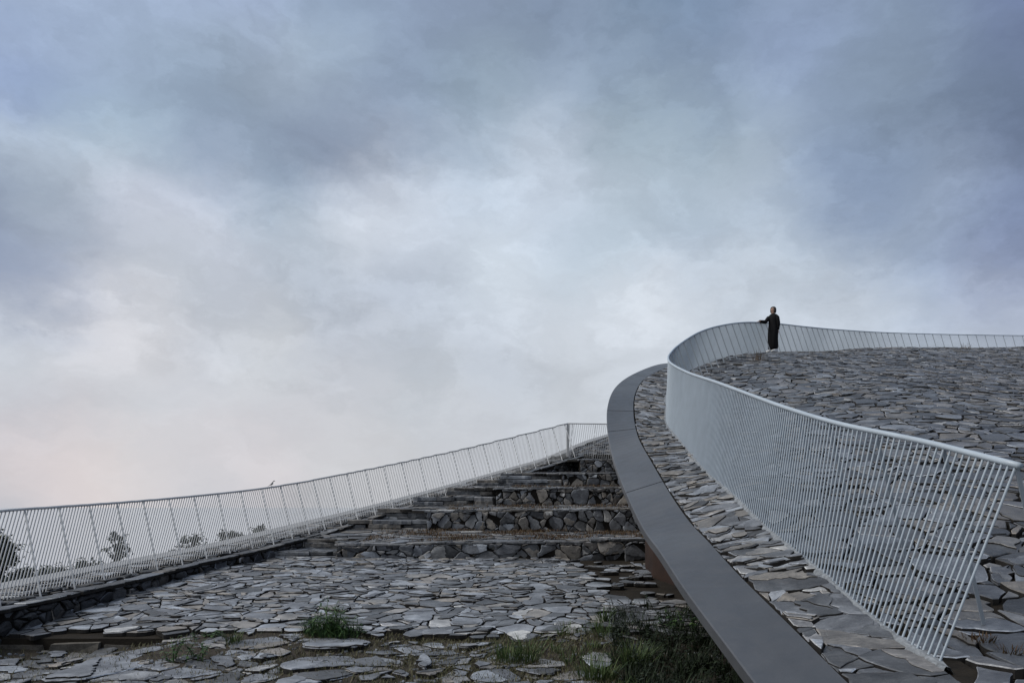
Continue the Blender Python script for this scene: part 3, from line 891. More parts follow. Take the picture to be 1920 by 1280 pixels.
lay_scaled(polys)
tag(mb.build('upper_slope_paving', M['tread']), kind='structure')

# ------------------------------------------------------------------ railings
BR, RR, SP = .0071, .0185, .0585
def railing(name, rel, label, base_at, top_at, L, spacing, strut_at, strut_sp, near_first, paint, smat, zfun, P, rad=BR):
    t_ = thing(name, rel, label, 'railing', 'railings of slanted bars on the stone roof')
    n = int(L / spacing)
    ss = [(k + .5) * L / n for k in range(n)]
    order = sorted(range(n), key=lambda k: np.linalg.norm(base_at(ss[k])[:2] ) )
    own = set(order[:100])
    rest = MB()
    for k in range(n):
        b, t = base_at(ss[k]), top_at(ss[k])
        d = (b - t); b = b + d * .03
        m = MB() if k in own else rest
        near = np.linalg.norm(b[:2]) < 14
        m.tube([b, t], rad, 8 if near else 6, caps=False)
        if k in own:
            m.build('bar', paint, t_, smooth=True)
    if rest.v:
        tag(rest.build('bar', paint, t_, smooth=True), kind='stuff')
    m = MB()
    m.tube([top_at(s) for s in np.linspace(0, L, int(L / .15))], RR, 10)
    m.build('top_rail', paint, t_, smooth=True)
    m2 = None
    for s in np.arange(strut_sp * (.04 if near_first else .35), L, strut_sp):
        t = top_at(s); q, a = strut_at(s)
        z = zfun(q)
        m = MB()
        m.bar(t - np.array([0, 0, .01]), (q[0], q[1], z - .03), a, .024, .008)
        m.build('strut', smat, t_)
    return t_

# right railing
def rb(s): return RBT.at(s)[:3]
def rt(s): return RBT.at(s)[3:]
def rs_at(s):
    tn = RBT.tan(s); n = np.array([tn[1], -tn[0], 0]); n /= np.linalg.norm(n)
    t = rt(s)
    return t + n * .33 + np.array([0, .12 if s < 6 else 0, 0]), n
right_rail = railing('bar_railing', (2.35, 4.4, -.87), 'grey blue railing of slanted bars curving up round the edge of the big stone roof', rb, rt, RBT.L - .02, SP, rs_at, .66, True, M['paint'], M['strut'],
        lambda q: float(ROOF(np.array([q[0]]), np.array([q[1]]))[0]), .33)
# left railing
LBb = Curve(LB)
lt_px = [(-330, 985, 7.6), (-150, 970, 8.7), (0, 957.5, 9.8), (300, 935.5, 13.3), (500, 914, 16.1), (640, 889.5, 18.75), (860, 843.5, 22.2), (1065, 793.5, 25.8)]
LTC = Curve([px(*q) for q in lt_px])
lean_s = [LBb.near(p) for p in LB]
lean = [.4, .42, .43, .47, .38, .3, .24, .03]
s_end = LBb.L
def lb(s): return LBb.at(s)
def ltop(s):
    l = np.interp(s, lean_s, lean)
    s2 = min(s + l, LBb.L)
    # rail height is read from the rail curve above the same plan position
    b = LBb.at(s2)
    f = LTC.near(b)
    t = LTC.at(f)
    return np.array([b[0], b[1], t[2]])
def ls_at(s):
    tn = LBb.tan(s); n = np.array([tn[1], -tn[0], 0]); n /= np.linalg.norm(n)
    P_ = .2 + .24 * s / LBb.L
    return ltop(s) + n * P_, n
def lz(q):
    s = LBb.near(q); return float(LBb.at(s)[2])
left_rail = railing('bar_railing', LB[2], 'long white railing of slanted bars climbing the ramp on the left', lb, ltop, LBb.L - .01, .064, ls_at, .66, False, M['paint2'], M['strut2'], lz, .3, .0081)
m = MB(); c = np.array(LB[-1]); tp = np.array(px(1065, 793.5, 25.8))
m.bar(c - [0, 0, .05], tp, (1, 0, 0), .085, .085)
m.build('corner_post', M['paint2'], left_rail)
# level railing on the top wall, beyond the corner
c1 = np.array([7.6, 27.6, 1.72])
def vb(s):
    f = s / 6.1; return c * (1 - f) + c1 * f
def vt(s):
    f = s / 6.1; h = tp * (1 - f) + (c1 + np.array([0, 0, 1.08])) * f
    return h + np.array([-.13 * min(1, s * 3), 0, 0])
def vs(s): return vt(s) + np.array([-.12, -.28, 0]), np.array([0, 1., 0])
railing('bar_railing', tuple(c + [.3, 0, 0]), 'short level railing of slanted bars above the topmost stone wall', vb, vt, 6.0, .066, vs, .82, False, M['paint2'], M['paint2'], lambda q: 1.58, .3)

# ------------------------------------------------------------------ vegetation
def blade(mb, x, y, z, h, w, lean, az, bend=.5, fold=0.):
    dx, dy = math.cos(az), math.sin(az)
    px_, py_ = -dy, dx
    pts = []
    for f, ww in ((0, .8), (.45, 1.), (.8, .6), (1, .05)):
        o = lean * h * (f * (1 - bend) + bend * f * f)
        pts.append((x + dx * o - px_ * w * ww / 2, y + dy * o - py_ * w * ww / 2, z + h * f * math.sqrt(max(.1, 1 - (lean * .6 * f) ** 2))))
        pts.append((x + dx * o + px_ * w * ww / 2, y + dy * o + py_ * w * ww / 2, z + h * f * math.sqrt(max(.1, 1 - (lean * .6 * f) ** 2))))
    mb.add(pts, [(0, 1, 3, 2), (2, 3, 5, 4), (4, 5, 7, 6)])

def tuft(mb, r, x, y, z, n, h, spread, w=.007, lean=.7):
    for _ in range(n):
        a = r.uniform(0, 6.28); d = spread * math.sqrt(r.random())
        blade(mb, x + d * math.cos(a), y + d * math.sin(a), z - .01, h * r.uniform(.45, 1.1), w * r.uniform(.6, 1.3), r.uniform(.1, lean) , a + r.uniform(-.9, .9), r.uniform(.3, .9))

def stalk(mb, ms, r, x, y, z, h, nl, leaf=.12, lw=.022, lean=.25):
    az = r.uniform(0, 6.28); dx, dy = math.cos(az) * lean, math.sin(az) * lean
    pts = [(x + dx * h * f * f, y + dy * h * f * f, z + h * f) for f in (0, .35, .7, 1)]
    ms.tube(pts, [.005, .0045, .0035, .0015], 5)
    for k in range(nl):
        f = .12 + .88 * (k + r.random()) / nl
        bx, by, bz = x + dx * h * f * f, y + dy * h * f * f, z + h * f
        a = r.uniform(0, 6.28); l = leaf * (1.1 - .5 * f) * r.uniform(.7, 1.2); up = r.uniform(.1, .8)
        cx, cy = math.cos(a), math.sin(a)
        P_ = []
        for g, ww in ((0, .15), (.3, 1), (.65, .8), (1, .03)):
            ox = l * g; oz = l * (up * g - .55 * g * g)
            for sgn in (-1, 1):
                P_.append((bx + cx * ox - cy * sgn * lw * ww / 2, by + cy * ox + cx * sgn * lw * ww / 2, bz + oz))
        mb.add(P_, [(0, 1, 3, 2), (2, 3, 5, 4), (4, 5, 7, 6)])

def gz(x, y):
    return float(terr_z(y)) if y > 9.05 else float(low_z(x, y))
# low cover: one object
rv = random.Random(77)
mb = MB(); n = 0
while n < 34000:
    x, y = rv.uniform(-6.5, 3.6), rv.uniform(4.6, 9.25)
    g = .5 + .5 * math.sin(x * 1.9 + 1.1 * math.sin(y * 2.3)) * math.cos(y * 2.9 - x * .8)
    dens = .25 + .7 * max(0, min(1, (x + 3.2) / 2.5))
    if x > .9 and rv.random() < min(1, (x - .9) * 2): continue
    if rv.random() > dens * (.25 + .75 * g): continue
    blade(mb, x, y, float(low_z(x, y)), rv.uniform(.02, .06), rv.uniform(.004, .008), rv.uniform(.2, 1.2), rv.uniform(0, 6.28)); n += 1
tag(mb.build('ground_cover', M['moss']), kind='stuff')
mb = MB()                                                     # chips and grit lying on the bare earth
for _ in range(2600):
    x, y = rv.uniform(-6.5, 3.4), rv.uniform(5.2, 9.2); a = rv.uniform(0, 6.28); l = .008 + .03 * rv.random() ** 3; z = float(low_z(x, y)) + .004
    q = [(x + l * math.cos(a + k) * rv.uniform(.5, 1.2), y + l * math.sin(a + k) * rv.uniform(.5, 1.2)) for k in (0, 1.3, 2.5, 3.8, 5.)]
    mb.add([(u, v, z - .01) for u, v in q] + [(u * .85 + x * .15, v * .85 + y * .15, z + l * .3 * rv.uniform(.5, 1.5)) for u, v in q], [(0, 1, 6, 5), (1, 2, 7, 6), (2, 3, 8, 7), (3, 4, 9, 8), (4, 0, 5, 9), (5, 6, 7, 8, 9)])
tag(mb.build('gravel', M['lower']), kind='stuff')
mb = MB()
for _ in range(420):                                          # green tussocks by the coping, too many to tell apart
    x = 3.3 * rv.random() ** .7; y = rv.uniform(5.2, 9.4)
    if x > 1.25 or rv.random() > .04 + .96 * max(0, min(1, (x - .2) / 1.)): continue
    tuft(mb, rv, x, y, gz(x, y) if y < 9.05 else gz(x, 9.1), 26, rv.uniform(.1, .2), .07, .006, 1.0)
tag(mb.build('long_grass', M['grass']), kind='stuff')
mb, ms = MB(), MB()                                           # dense undergrowth below the roof edge, shade painted into its greens
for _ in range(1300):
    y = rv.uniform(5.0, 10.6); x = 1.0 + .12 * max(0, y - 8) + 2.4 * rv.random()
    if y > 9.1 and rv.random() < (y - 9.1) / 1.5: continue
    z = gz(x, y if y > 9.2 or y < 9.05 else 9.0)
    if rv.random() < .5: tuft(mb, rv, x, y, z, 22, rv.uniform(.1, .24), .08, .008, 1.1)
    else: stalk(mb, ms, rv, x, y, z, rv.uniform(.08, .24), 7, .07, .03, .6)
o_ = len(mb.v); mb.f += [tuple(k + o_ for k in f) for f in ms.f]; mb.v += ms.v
tag(mb.build('undergrowth', M['shade_tinted_plants']), kind='stuff')
# moss and dry grass on the treads
mb = MB()
for i, nn in ((0, 5200), (1, 1500), (2, 900)):
    w = WALLS[i]; y0, y1 = treads[i][:2]
    k = 0
    while k < nn:
        x = rv.uniform(w['xL'] + .4, w['xR'] + .2); y = rv.uniform(y0 + .35, y1)
        if math.sin(x * 3.1 + 2 * math.sin(y * 3)) + rv.uniform(-1, .6) < 0: continue
        blade(mb, x, y, float(tread_z(i, x, y)), rv.uniform(.03, .075), rv.uniform(.006, .012), rv.uniform(.2, 1.2), rv.uniform(0, 6.28)); k += 1
tag(mb.build('dry_grass', M['dry']), kind='stuff')
# the weeds one can tell apart
def weed(name, u, v, kind, label, hpx, seed, n=None, spread=.1, zz=None, Y=None):
    r = random.Random(seed)
    if Y is None:
        X, Yy = ground_px(u, v, -1.55)
        for _ in range(6):
            z = gz(X, Yy); X, Yy = ground_px(u, v, z)
        z = gz(X, Yy)
    else:
        Yy = Y; X = (u - 960) / 1500 * Y; z = zz if zz is not None else (950 - v) / 1500 * Y
    h = hpx / 1500 * Yy
    t_ = thing(name, (X, Yy, z), label, 'weed' if kind != 'tuft' else 'grass tuft')
    mb, ms = MB(), MB()
    if kind == 'stalk':
        for _ in range(n):
            a = r.uniform(0, 6.28); d = spread * math.sqrt(r.random())
            stalk(mb, ms, r, X + d * math.cos(a) * 1.5, Yy + d * math.sin(a), z, h * r.uniform(.35, 1.0) * (1 - .4 * d / spread), 11, .13 * h / .4, .02)
        tuft(mb, r, X, Yy, z, n * 8, h * .4, spread * 1.5, .009, 1.1)
        mb.build('leaves', M['weed'], t_); ms.build('stems', M['weed'], t_, smooth=True)
    elif kind == 'herb':
        for _ in range(n):
            a = r.uniform(0, 6.28); d = spread * math.sqrt(r.random())
            stalk(mb, ms, r, X + d * math.cos(a) * 2, Yy + d * math.sin(a), z, h * r.uniform(.3, 1.0), 9, .07, .034, .5)
        o_ = len(mb.v); mb.f += [tuple(k + o_ for k in f) for f in ms.f]; mb.v += ms.v
        mb.build('foliage', M['weed'], t_)
    else:
        tuft(mb, r, X, Yy, z, n, h, spread, .007, 1.0)
        mb.build('blades', M['grass'] if kind == 'tuft' else M['dry'], t_)
    return t_
weed('tall_weed', 606, 1192, 'stalk', 'tall green weed clump with pointed leaves growing through the terrace front', 92, 1, 26, .14)
weed('tall_weed', 642, 1196, 'stalk', 'lower dense green weeds just right of the tallest weed clump', 56, 2, 18, .14)
weed('leafy_weed', 352, 1238, 'herb', 'small leafy weed with one thin upright stem among the left slabs', 52, 3, 11, .12)
weed('leafy_weed', 392, 1196, 'herb', 'low creeping weed beside a pale pebble at the terrace front', 16, 4, 8, .12)
weed('leafy_weed', 1270, 1190, 'herb', 'dark leafy weed in the shade right beside the coping underside', 42, 16, 14, .16)
weed('grass_tuft', 438, 1206, 'tuft', 'small bright green grass tuft between slabs left of the weed clump', 28, 5, 70, .08)
weed('grass_tuft', 1132, 1170, 'tuft', 'dark spiky grass tuft alone on the terrace paving', 36, 6, 90, .07)
weed('grass_tuft', 950, 1240, 'tuft', 'broad fresh green grass tuft in the middle foreground', 42, 7, 170, .16)
weed('grass_tuft', 990, 1242, 'tuft', 'tall thin bladed grass tuft right of the broad fresh green one', 62, 8, 80, .1)
weed('grass_tuft', 1112, 1216, 'tuft', 'arching grass tuft above the lone pale blue slab', 20, 9, 50, .1)
weed('grass_tuft', 1190, 1250, 'tuft', 'thick dark green grass tuft on the soil near the bottom edge beside the coping', 52, 10, 200, .18)
weed('grass_tuft', 1118, 1272, 'tuft', 'low green grass tuft in front of the lone pale blue slab', 44, 11, 170, .18)
weed('grass_tuft', 532, 1258, 'tuft', 'thin grass tuft leaning over the upper of two parallel slabs', 16, 12, 40, .05)
def roofz(u, v, Y):
    X = (u - 960) / 1500 * Y; return float(ROOF(np.array([X]), np.array([Y]))[0])
weed('dry_tuft', 1838, 1185, 'dry', 'brown dried grass tuft at the foot of the last railing strut', 22, 13, 110, .09, roofz(1838, 0, 4.75), 4.75)
weed('dry_tuft', 1895, 1212, 'dry', 'dark wispy dried grass tuft at the right picture edge beside the railing end', 30, 14, 60, .06, roofz(1895, 0, 4.5), 4.5)
weed('dry_tuft', 1422, 690, 'dry', 'small brown weed growing on the roof below the person', 22, 15, 60, .16, roofz(1422, 0, 20.6), 20.6)
weed('dry_tuft', 1812, 660, 'dry', 'small dark weed on the far crest of the roof', 14, 17, 50, .14, roofz(1812, 0, 27), 27)

# ------------------------------------------------------------------ beyond: hillside, water, trees
mb = MB(); rows = []
for y in np.concatenate([np.arange(-10, 80, 6), np.arange(80, 330, 25)]):
    rows.append([(x, y, -4.0 - .12 * max(y, 0) - .04 * abs(min(x + 8, 0)) + .5 * math.sin(x * .2) * math.sin(y * .13)) for x in np.linspace(-220, 160, 60)])
mb.grid(rows)
tag(mb.build('hillside', M['hill'], smooth=True), kind='structure')
m, nt, b = mat('water'); t = NT(nt)
b.inputs['Base Color'].default_value = (.45, .48, .5, 1); b.inputs['Roughness'].default_value = .2; b.inputs['Specular IOR Level'].default_value = .6
nz = t.noise(t.n('ShaderNodeTexCoord').outputs['Object'], .6, 4)
bp = t.n('ShaderNodeBump'); bp.inputs['Strength'].default_value = .12; bp.inputs['Distance'].default_value = .1
t.l(nz.outputs[0], bp.inputs['Height']); t.l(bp.outputs[0], b.inputs['Normal'])
mb = MB(); mb.add([(-20000, -3000, -28), (20000, -3000, -28), (20000, 30000, -28), (-20000, 30000, -28)], [(0, 1, 2, 3)])
tag(mb.build('water', m), kind='structure')
def hz(x, y): return -4.0 - .12 * max(y, 0) - .04 * abs(min(x + 8, 0)) + .5 * math.sin(x * .2) * math.sin(y * .13)

def leaf_cloud(mb, r, clumps, per, ls):
    for (cx, cy, cz, rad) in clumps:
        for _ in range(per):
            a, b_ = r.uniform(0, 6.28), math.acos(r.uniform(-1, 1))
            d = rad * min(2.2, abs(r.gauss(0, .75)))
            p = Vector((cx + d * math.sin(b_) * math.cos(a), cy + d * math.sin(b_) * math.sin(a), cz + d * math.cos(b_) * .8))
            u = Vector((r.uniform(-1, 1), r.uniform(-1, 1), r.uniform(-.6, .6))).normalized()
            w = u.cross(Vector((r.uniform(-1, 1), r.uniform(-1, 1), r.uniform(-1, 1)))).normalized()
            l = ls * r.uniform(.6, 1.4)
            mb.add([p - u * l, p + w * l * .45, p + u * l, p - w * l * .45], [(0, 1, 2, 3)])
def tree(name, label, cat, uc, vt_, Y, wpx, shape, seed, per=120, ls=.11, grp=None, vbot=None):
    r = random.Random(seed)
    X = (uc - 960) / 1500 * Y; zt = (950 - vt_) / 1500 * Y; z0 = hz(X, Y) - .2
    wd = wpx / 1500 * Y / 2
    t_ = thing(name, (X, Y, z0), label, cat, grp)
    H = zt - z0
    tr = MB()
    tr.tube([(X, Y, z0), (X + .05, Y, z0 + H * .4), (X - .04, Y, z0 + H * .7), (X, Y, z0 + H * .93)], [.16, .12, .07, .015], 8)
    clumps = []
    zb = (950 - vbot) / 1500 * Y if vbot else z0 + H * .25
    for k in range({'cone': 70, 'sparse': 34, 'round': 44}[shape]):
        f = r.random()
        if shape == 'cone': rr = wd * (1.05 - f) ** .75 * 1.0; f2 = f
        elif shape == 'sparse': rr = wd * math.sin(math.pi * (.15 + .8 * f)); f2 = f
        else: rr = wd * math.sqrt(max(.05, 1 - (2 * f - .8) ** 2 * .6)); f2 = f
        a = r.uniform(0, 6.28); d = rr * math.sqrt(r.random())
        p = (X + d * math.cos(a), Y + d * math.sin(a), zb + (zt - zb) * f2 * .96)
        clumps.append((*p, wd * r.uniform(.14, .32)))
        q = zb + (zt - zb) * f2 * .8
        tr.tube([(X, Y, min(q, z0 + H * .9) - .2), ((X + p[0]) / 2, (Y + p[1]) / 2, q), p], [.035, .022, .006], 5)
    tr.build('trunk', M['bark'], t_, smooth=True)
    cr = MB(); leaf_cloud(cr, r, clumps, per, ls)
    cr.build('crown', M['tree'], t_)
tree('evergreen_tree', 'dark dense evergreen tree behind the left end of the white railing', 'tree', 0, 1004, 26, 118, 'cone', 1, 300, .08, 'trees beyond the ramp', vbot=1180)
tree('evergreen_tree', 'shorter dark evergreen beside the dense one behind the white railing', 'tree', 48, 1068, 27, 74, 'cone', 2, 200, .08, 'trees beyond the ramp', vbot=1180)
tree('small_tree', 'thin see-through tree with scattered leaves behind the white railing', 'tree', 218, 992, 27, 56, 'sparse', 3, 26, .07, 'trees beyond the ramp', vbot=1092)
tree('shrub', 'open spreading shrub showing behind the middle left of the white railing', 'shrub', 360, 1002, 30, 76, 'sparse', 4, 34, .07, 'shrubs beyond the ramp', vbot=1046)
tree('shrub', 'long low dark shrub touching the ramp coping behind the white railing', 'shrub', 432, 998, 31, 66, 'round', 5, 90, .07, 'shrubs beyond the ramp', vbot=1040)
tree('shrub', 'small twiggy shrub at the right end of the greenery behind the railing', 'shrub', 490, 986, 31, 50, 'sparse', 6, 26, .07, 'shrubs beyond the ramp', vbot=1020)
tree('hedge_bush', 'left one of the two low clipped hedge bushes beyond the ramp', 'shrub', 95, 1064, 30, 84, 'round', 7, 130, .07, 'hedge bushes beyond the ramp', vbot=1105)
tree('hedge_bush', 'right one of the two low clipped hedge bushes beyond the ramp', 'shrub', 165, 1054, 31, 84, 'round', 8, 130, .07, 'hedge bushes beyond the ramp', vbot=1092)

# ------------------------------------------------------------------ the bird on the rail
def ell(mb, c, rx, ry, rz, rot=0, n=12, m=8):
    rings = []
    for i in range(m + 1):
        ph = math.pi * i / m; rings.append([])
        for k in range(n):
            th = 2 * math.pi * k / n
            x, y, z = rx * math.cos(ph), ry * max(math.sin(ph), .02) * math.cos(th), rz * max(math.sin(ph), .02) * math.sin(th)
            x, z = x * math.cos(rot) - z * math.sin(rot), x * math.sin(rot) + z * math.cos(rot)
            rings[-1].append((c[0] + x, c[1] + y, c[2] + z))
    mb.loft(rings)
fb = None
best = min(np.linspace(0, LBb.L - .6, 300), key=lambda s: abs(960 + 1500 * ltop(s)[0] / ltop(s)[1] - 510))
bp_ = ltop(best) + np.array([0, 0, RR])
t_ = thing('bird', tuple(bp_), 'small dark bird with pale belly perched on the white railing', 'bird')
k = .72
def bpt(x, y, z): return (bp_[0] + x * k, bp_[1] + y * k, bp_[2] + z * k)
mb = MB()
# one lofted body: tail, back, breast, neck, head
spine = [(-.105, .0, .006, .006), (-.06, .025, .012, .008), (-.045, .034, .02, .016), (-.02, .055, .032, .032), (.01, .085, .036, .038), (.03, .11, .03, .03), (.042, .125, .022, .022), (.056, .142, .024, .024), (.072, .148, .017, .017), (.08, .148, .006, .006)]
rings = []
for x, z, ry, rz in spine:
    rings.append([bpt(x + rz * .5 * math.sin(th), ry * math.cos(th), z + rz * math.sin(th)) for th in [2 * math.pi * q / 12 for q in range(12)]])
mb.loft(rings); mb.build('body', M['feather'], t_, smooth=True)
mb = MB(); ell(mb, bpt(.018, 0, .075), .034 * k, .03 * k, .028 * k, .8); mb.build('belly', M['belly'], t_, smooth=True)
mb = MB(); mb.tube([bpt(.078, 0, .147), bpt(.105, 0, .141)], [.007 * k, .001], 6); mb.build('beak', M['beak'], t_)
for sgn in (-1, 1):
    mb = MB(); mb.tube([bpt(-.005, .012 * sgn, .05), bpt(.004, .013 * sgn, .02), bpt(0, .013 * sgn, 0), bpt(.02, .013 * sgn, 0)], .003 * k, 5); mb.build('leg', M['beak'], t_)

# ------------------------------------------------------------------ the person
PX, PY = 8.13, 24.9
PZ = float(ROOF(np.array([PX]), np.array([PY]))[0]) + .02
HT = 1.42                                                 # in layout units; times S in metres
pers = thing('person', (PX, PY, PZ), 'person in a long black dress and white shoes resting a hand on the far railing', 'person')
FA = R(212)                                               # facing: towards the left and a little towards the viewer
fx, fy = math.cos(FA), math.sin(FA)
rx, ry = fy, -fx                                          # the person's right-hand side
def pp(f, r_, z): return np.array([PX + (fx * f + rx * r_) * HT, PY + (fy * f + ry * r_) * HT, PZ + z * HT])
# where the hand lands: the point of the rail at the left of the figure
sh = min(np.linspace(8, RBT.L, 900), key=lambda s: abs(960 + 1500 * rt(s)[0] / rt(s)[1] - 1424))
hand = rt(sh) + np.array([0, 0, RR + .012])
side = 1 if np.dot(hand[:2] - np.array([PX, PY]), [rx, ry]) > 0 else -1
def skinned(verts, edges, radii, sub=2):
    me = bpy.data.meshes.new('body'); me.from_pydata([tuple(hom(np.array(v))) for v in verts], edges, [])
    o = bpy.data.objects.new('body', me); col.objects.link(o)
    sk = o.modifiers.new('s', 'SKIN'); sk.use_smooth_shade = True
    sd = o.modifiers.new('d', 'SUBSURF'); sd.levels = sd.render_levels = sub
    for i, rr in enumerate(radii):
        a = rr if hasattr(rr, '__len__') else (rr, rr)
        me.skin_vertices[0].data[i].radius = (a[0] * HT * S, a[1] * HT * S)
    me.skin_vertices[0].data[0].use_root = True
    dg = bpy.context.evaluated_depsgraph_get()
    ev = bpy.data.meshes.new_from_object(o.evaluated_get(dg))
    bpy.data.objects.remove(o)
    return ev
V, E, RD = [], [], []
def vtx(p, r, par=None):
    V.append(p); RD.append(r)
    if par is not None: E.append((par, len(V) - 1))
    return len(V) - 1
pelvis = vtx(pp(0, 0, .52), (.085, .065))
waist = vtx(pp(.005, 0, .61), (.07, .055), pelvis)
chest = vtx(pp(0, 0, .72), (.085, .062), waist)
neck0 = vtx(pp(0, 0, .82), (.04, .036), chest)
neck1 = vtx(pp(.01, 0, .865), (.032, .034), neck0)
hd0 = vtx(pp(.016, 0, .9), (.038, .045), neck1)
hd1 = vtx(pp(.012, 0, .943), (.043, .052), hd0)
hd2 = vtx(pp(.0, 0, .975), (.036, .042), hd1)
for sg in (1, -1):
    sho = vtx(pp(0, .088 * sg, .795), .03, chest)
    if sg == side:
        hl = hand + np.array([0, 0, .0])
        s0 = pp(0, .095 * sg, .8)
        elb = s0 * .5 + hl * .5 + np.array([.02, -.02, -.1])
        wri = elb + (hl - elb) * .84
        e_ = vtx(elb, .026, sho); w_ = vtx(wri, .017, e_)
        d = (hl - wri); d = d / np.linalg.norm(d)
        pal = vtx(wri + d * .05 * HT, (.022, .011), w_)
        pr = np.cross(d, [0, 0, 1.])
        for q in range(4):
            b0 = wri + d * .062 * HT + pr * (q - 1.5) * .011 * HT
            f1 = vtx(b0, .0062, pal); f2 = vtx(b0 + d * (.026 - .003 * abs(q - 1.2)) * HT - np.array([0, 0, .008]), .0056, f1); vtx(b0 + d * .032 * HT - np.array([0, 0, .036]), .005, f2)
        t1 = vtx(wri + d * .03 * HT - pr * .026 * HT, .0066, w_); vtx(wri + d * .055 * HT - pr * .036 * HT - np.array([0, 0, .012]), .0055, t1)
        arm_pts = [s0, elb, wri]
    else:
        s0 = pp(0, .095 * sg, .8); elb = pp(-.02, .122 * sg, .63); wri = pp(-.035, .1 * sg, .5)
        e_ = vtx(elb, .026, sho); w_ = vtx(wri, .017, e_)
        pal = vtx(pp(-.045, .095 * sg, .458), (.011, .022), w_)
        for q in range(4):
            o = (q - 1.5) * .012
            f1 = vtx(pp(-.045 + o, .09 * sg, .437), .0062, pal); f2 = vtx(pp(-.043 + o, .086 * sg, .414), .0056, f1); vtx(pp(-.04 + o, .08 * sg, .394 + .004 * abs(q - 1)), .005, f2)
        t1 = vtx(pp(-.02, .09 * sg, .46), .0066, w_); vtx(pp(-.012, .085 * sg, .437), .0055, t1)
        arm2 = [s0, elb, wri]
    hip = vtx(pp(0, .05 * sg, .47), .055, pelvis)
    kn = vtx(pp(.01, .05 * sg, .27), .038, hip)
    an = vtx(pp(-.01, .052 * sg, .05), .024, kn)
    vtx(pp(.05, .06 * sg, .018), .02, an)
ev = skinned(V, E, RD)
w = np.array([v.co for v in ev.vertices]) - np.array(pers.location)
ev.vertices.foreach_set('co', w.ravel()); ev.update()
ev.materials.clear(); ev.materials.append(M['skin'])
ob = bpy.data.objects.new('body', ev); col.objects.link(ob); ob.parent = pers
# nose, eyes and mouth ride on the head
mb = MB(); mb.tube([pp(.066, 0, .935), pp(.082, 0, .915), pp(.066, 0, .908)], [.005 * HT, .009 * HT, .004 * HT], 6); mb.build('nose', M['skin'], pers, smooth=True)
for sg in (1, -1):
    mb = MB(); ell(mb, pp(.058, .022 * sg, .935), .008 * HT, .008 * HT, .006 * HT); mb.build('eye', M['beak'], pers, smooth=True)
mb = MB(); mb.tube([pp(.06, -.016, .888), pp(.066, 0, .886), pp(.06, .016, .888)], .004 * HT, 6); mb.build('mouth', M['corten'], pers, smooth=True)
# hair: a chin length bob, open at the face
mb = MB(); rings = []
for zf, a_, b_ in ((1., .012, .014), (.993, .036, .04), (.974, .054, .06), (.945, .061, .067), (.91, .063, .067), (.878, .061, .06), (.86, .052, .049)):
    ring = []
    for q in range(24):
        th = 2 * math.pi * q / 24
        c_, s_n = math.cos(th), math.sin(th)
        f = c_ * b_
        if zf < .965 and c_ > .55: f = .55 * b_ - .01     # cut away over the face
        ring.append(pp(f - .004, s_n * a_ * (1 + .05 * math.sin(q * 5)), zf + (.004 * math.sin(q * 7) if zf < .9 else 0)))
    rings.append(ring)
mb.loft(rings[::-1], caps=True); mb.build('hair', M['hair'], pers, smooth=True)
# dress: neck to ankle, with sleeves
mb = MB(); rings = []
prof = [(.845, .038, .036), (.828, .075, .05), (.8, .115, .066), (.76, .118, .078), (.7, .108, .082), (.62, .1, .08), (.54, .108, .088), (.42, .115, .096), (.3, .112, .1), (.18, .112, .105), (.1, .106, .1), (.068, .1, .094)]
for zf, a_, b_ in prof:
    ring = []
    for q in range(40):
        th = 2 * math.pi * q / 40
        fold = 1 + (.045 * math.sin(th * 7 + zf * 5) + .03 * math.sin(th * 12 - zf * 9)) * max(0, min(1, (.72 - zf) * 2.2))
        ring.append(pp(math.cos(th) * b_ * fold + .005, math.sin(th) * a_ * fold, zf))
    rings.append(ring)
mb.loft(rings)
def sleeve(pts):
    a, b_, c_ = [np.array(p) for p in pts]
    P_ = [a * 1. - np.array([0, 0, .02 * HT]), a * .7 + b_ * .3, a * .35 + b_ * .65, b_, b_ * .6 + c_ * .4, b_ * .25 + c_ * .75, b_ * -.12 + c_ * 1.12]
    mb.tube(P_, [x * HT for x in (.03, .046, .043, .04, .038, .035, .032)], 14)
sleeve(arm_pts); sleeve(arm2)
mb.build('dress', M['dress'], pers, smooth=True)
for sg in (1, -1):
    mb = MB(); rings = []
    for f, hw, hz_ in ((-.06, .02, .07), (-.05, .03, .085), (-.01, .034, .09), (.04, .037, .068), (.085, .04, .048), (.12, .033, .036), (.138, .015, .02)):
        o = .058 * sg + .012 * sg * (f + .05) * 4 * .3
        rings.append([pp(f + (.02 if sg == side else -.005), o + hw * math.cos(th), max(-.008, hz_ * .5 + hz_ * .55 * math.sin(th)) - .008) for th in [2 * math.pi * q / 14 for q in range(14)]])
    mb.loft(rings); mb.build('shoe', M['shoe'], pers, smooth=True)

# ------------------------------------------------------------------ sky and light
world = bpy.data.worlds.new('World'); scene.world = world; world.use_nodes = True
nt = world.node_tree; nt.nodes.clear(); t = NT(nt)
outw = t.n('ShaderNodeOutputWorld'); bg = t.n('ShaderNodeBackground'); t.l(bg.outputs[0], outw.inputs[0])
SUN_EL, SUN_AZ = R(50), R(-98)
sky = t.n('ShaderNodeTexSky', sky_type='NISHITA'); sky.sun_disc = False; sky.sun_elevation = SUN_EL; sky.sun_rotation = SUN_AZ
d = t.vmath('NORMALIZE', t.n('ShaderNodeTexCoord').outputs['Generated'])
sep = t.n('ShaderNodeSeparateXYZ'); t.l(d, sep.inputs[0])
zc = t.math('MAXIMUM', sep.outputs[2], 0.)
flat = t.n('ShaderNodeMapping'); t.l(d, flat.inputs[0]); flat.inputs['Scale'].default_value = (1., 1., 1.7)
cv = flat.outputs[0]
warp = t.noise(cv, 6., 8, .62)
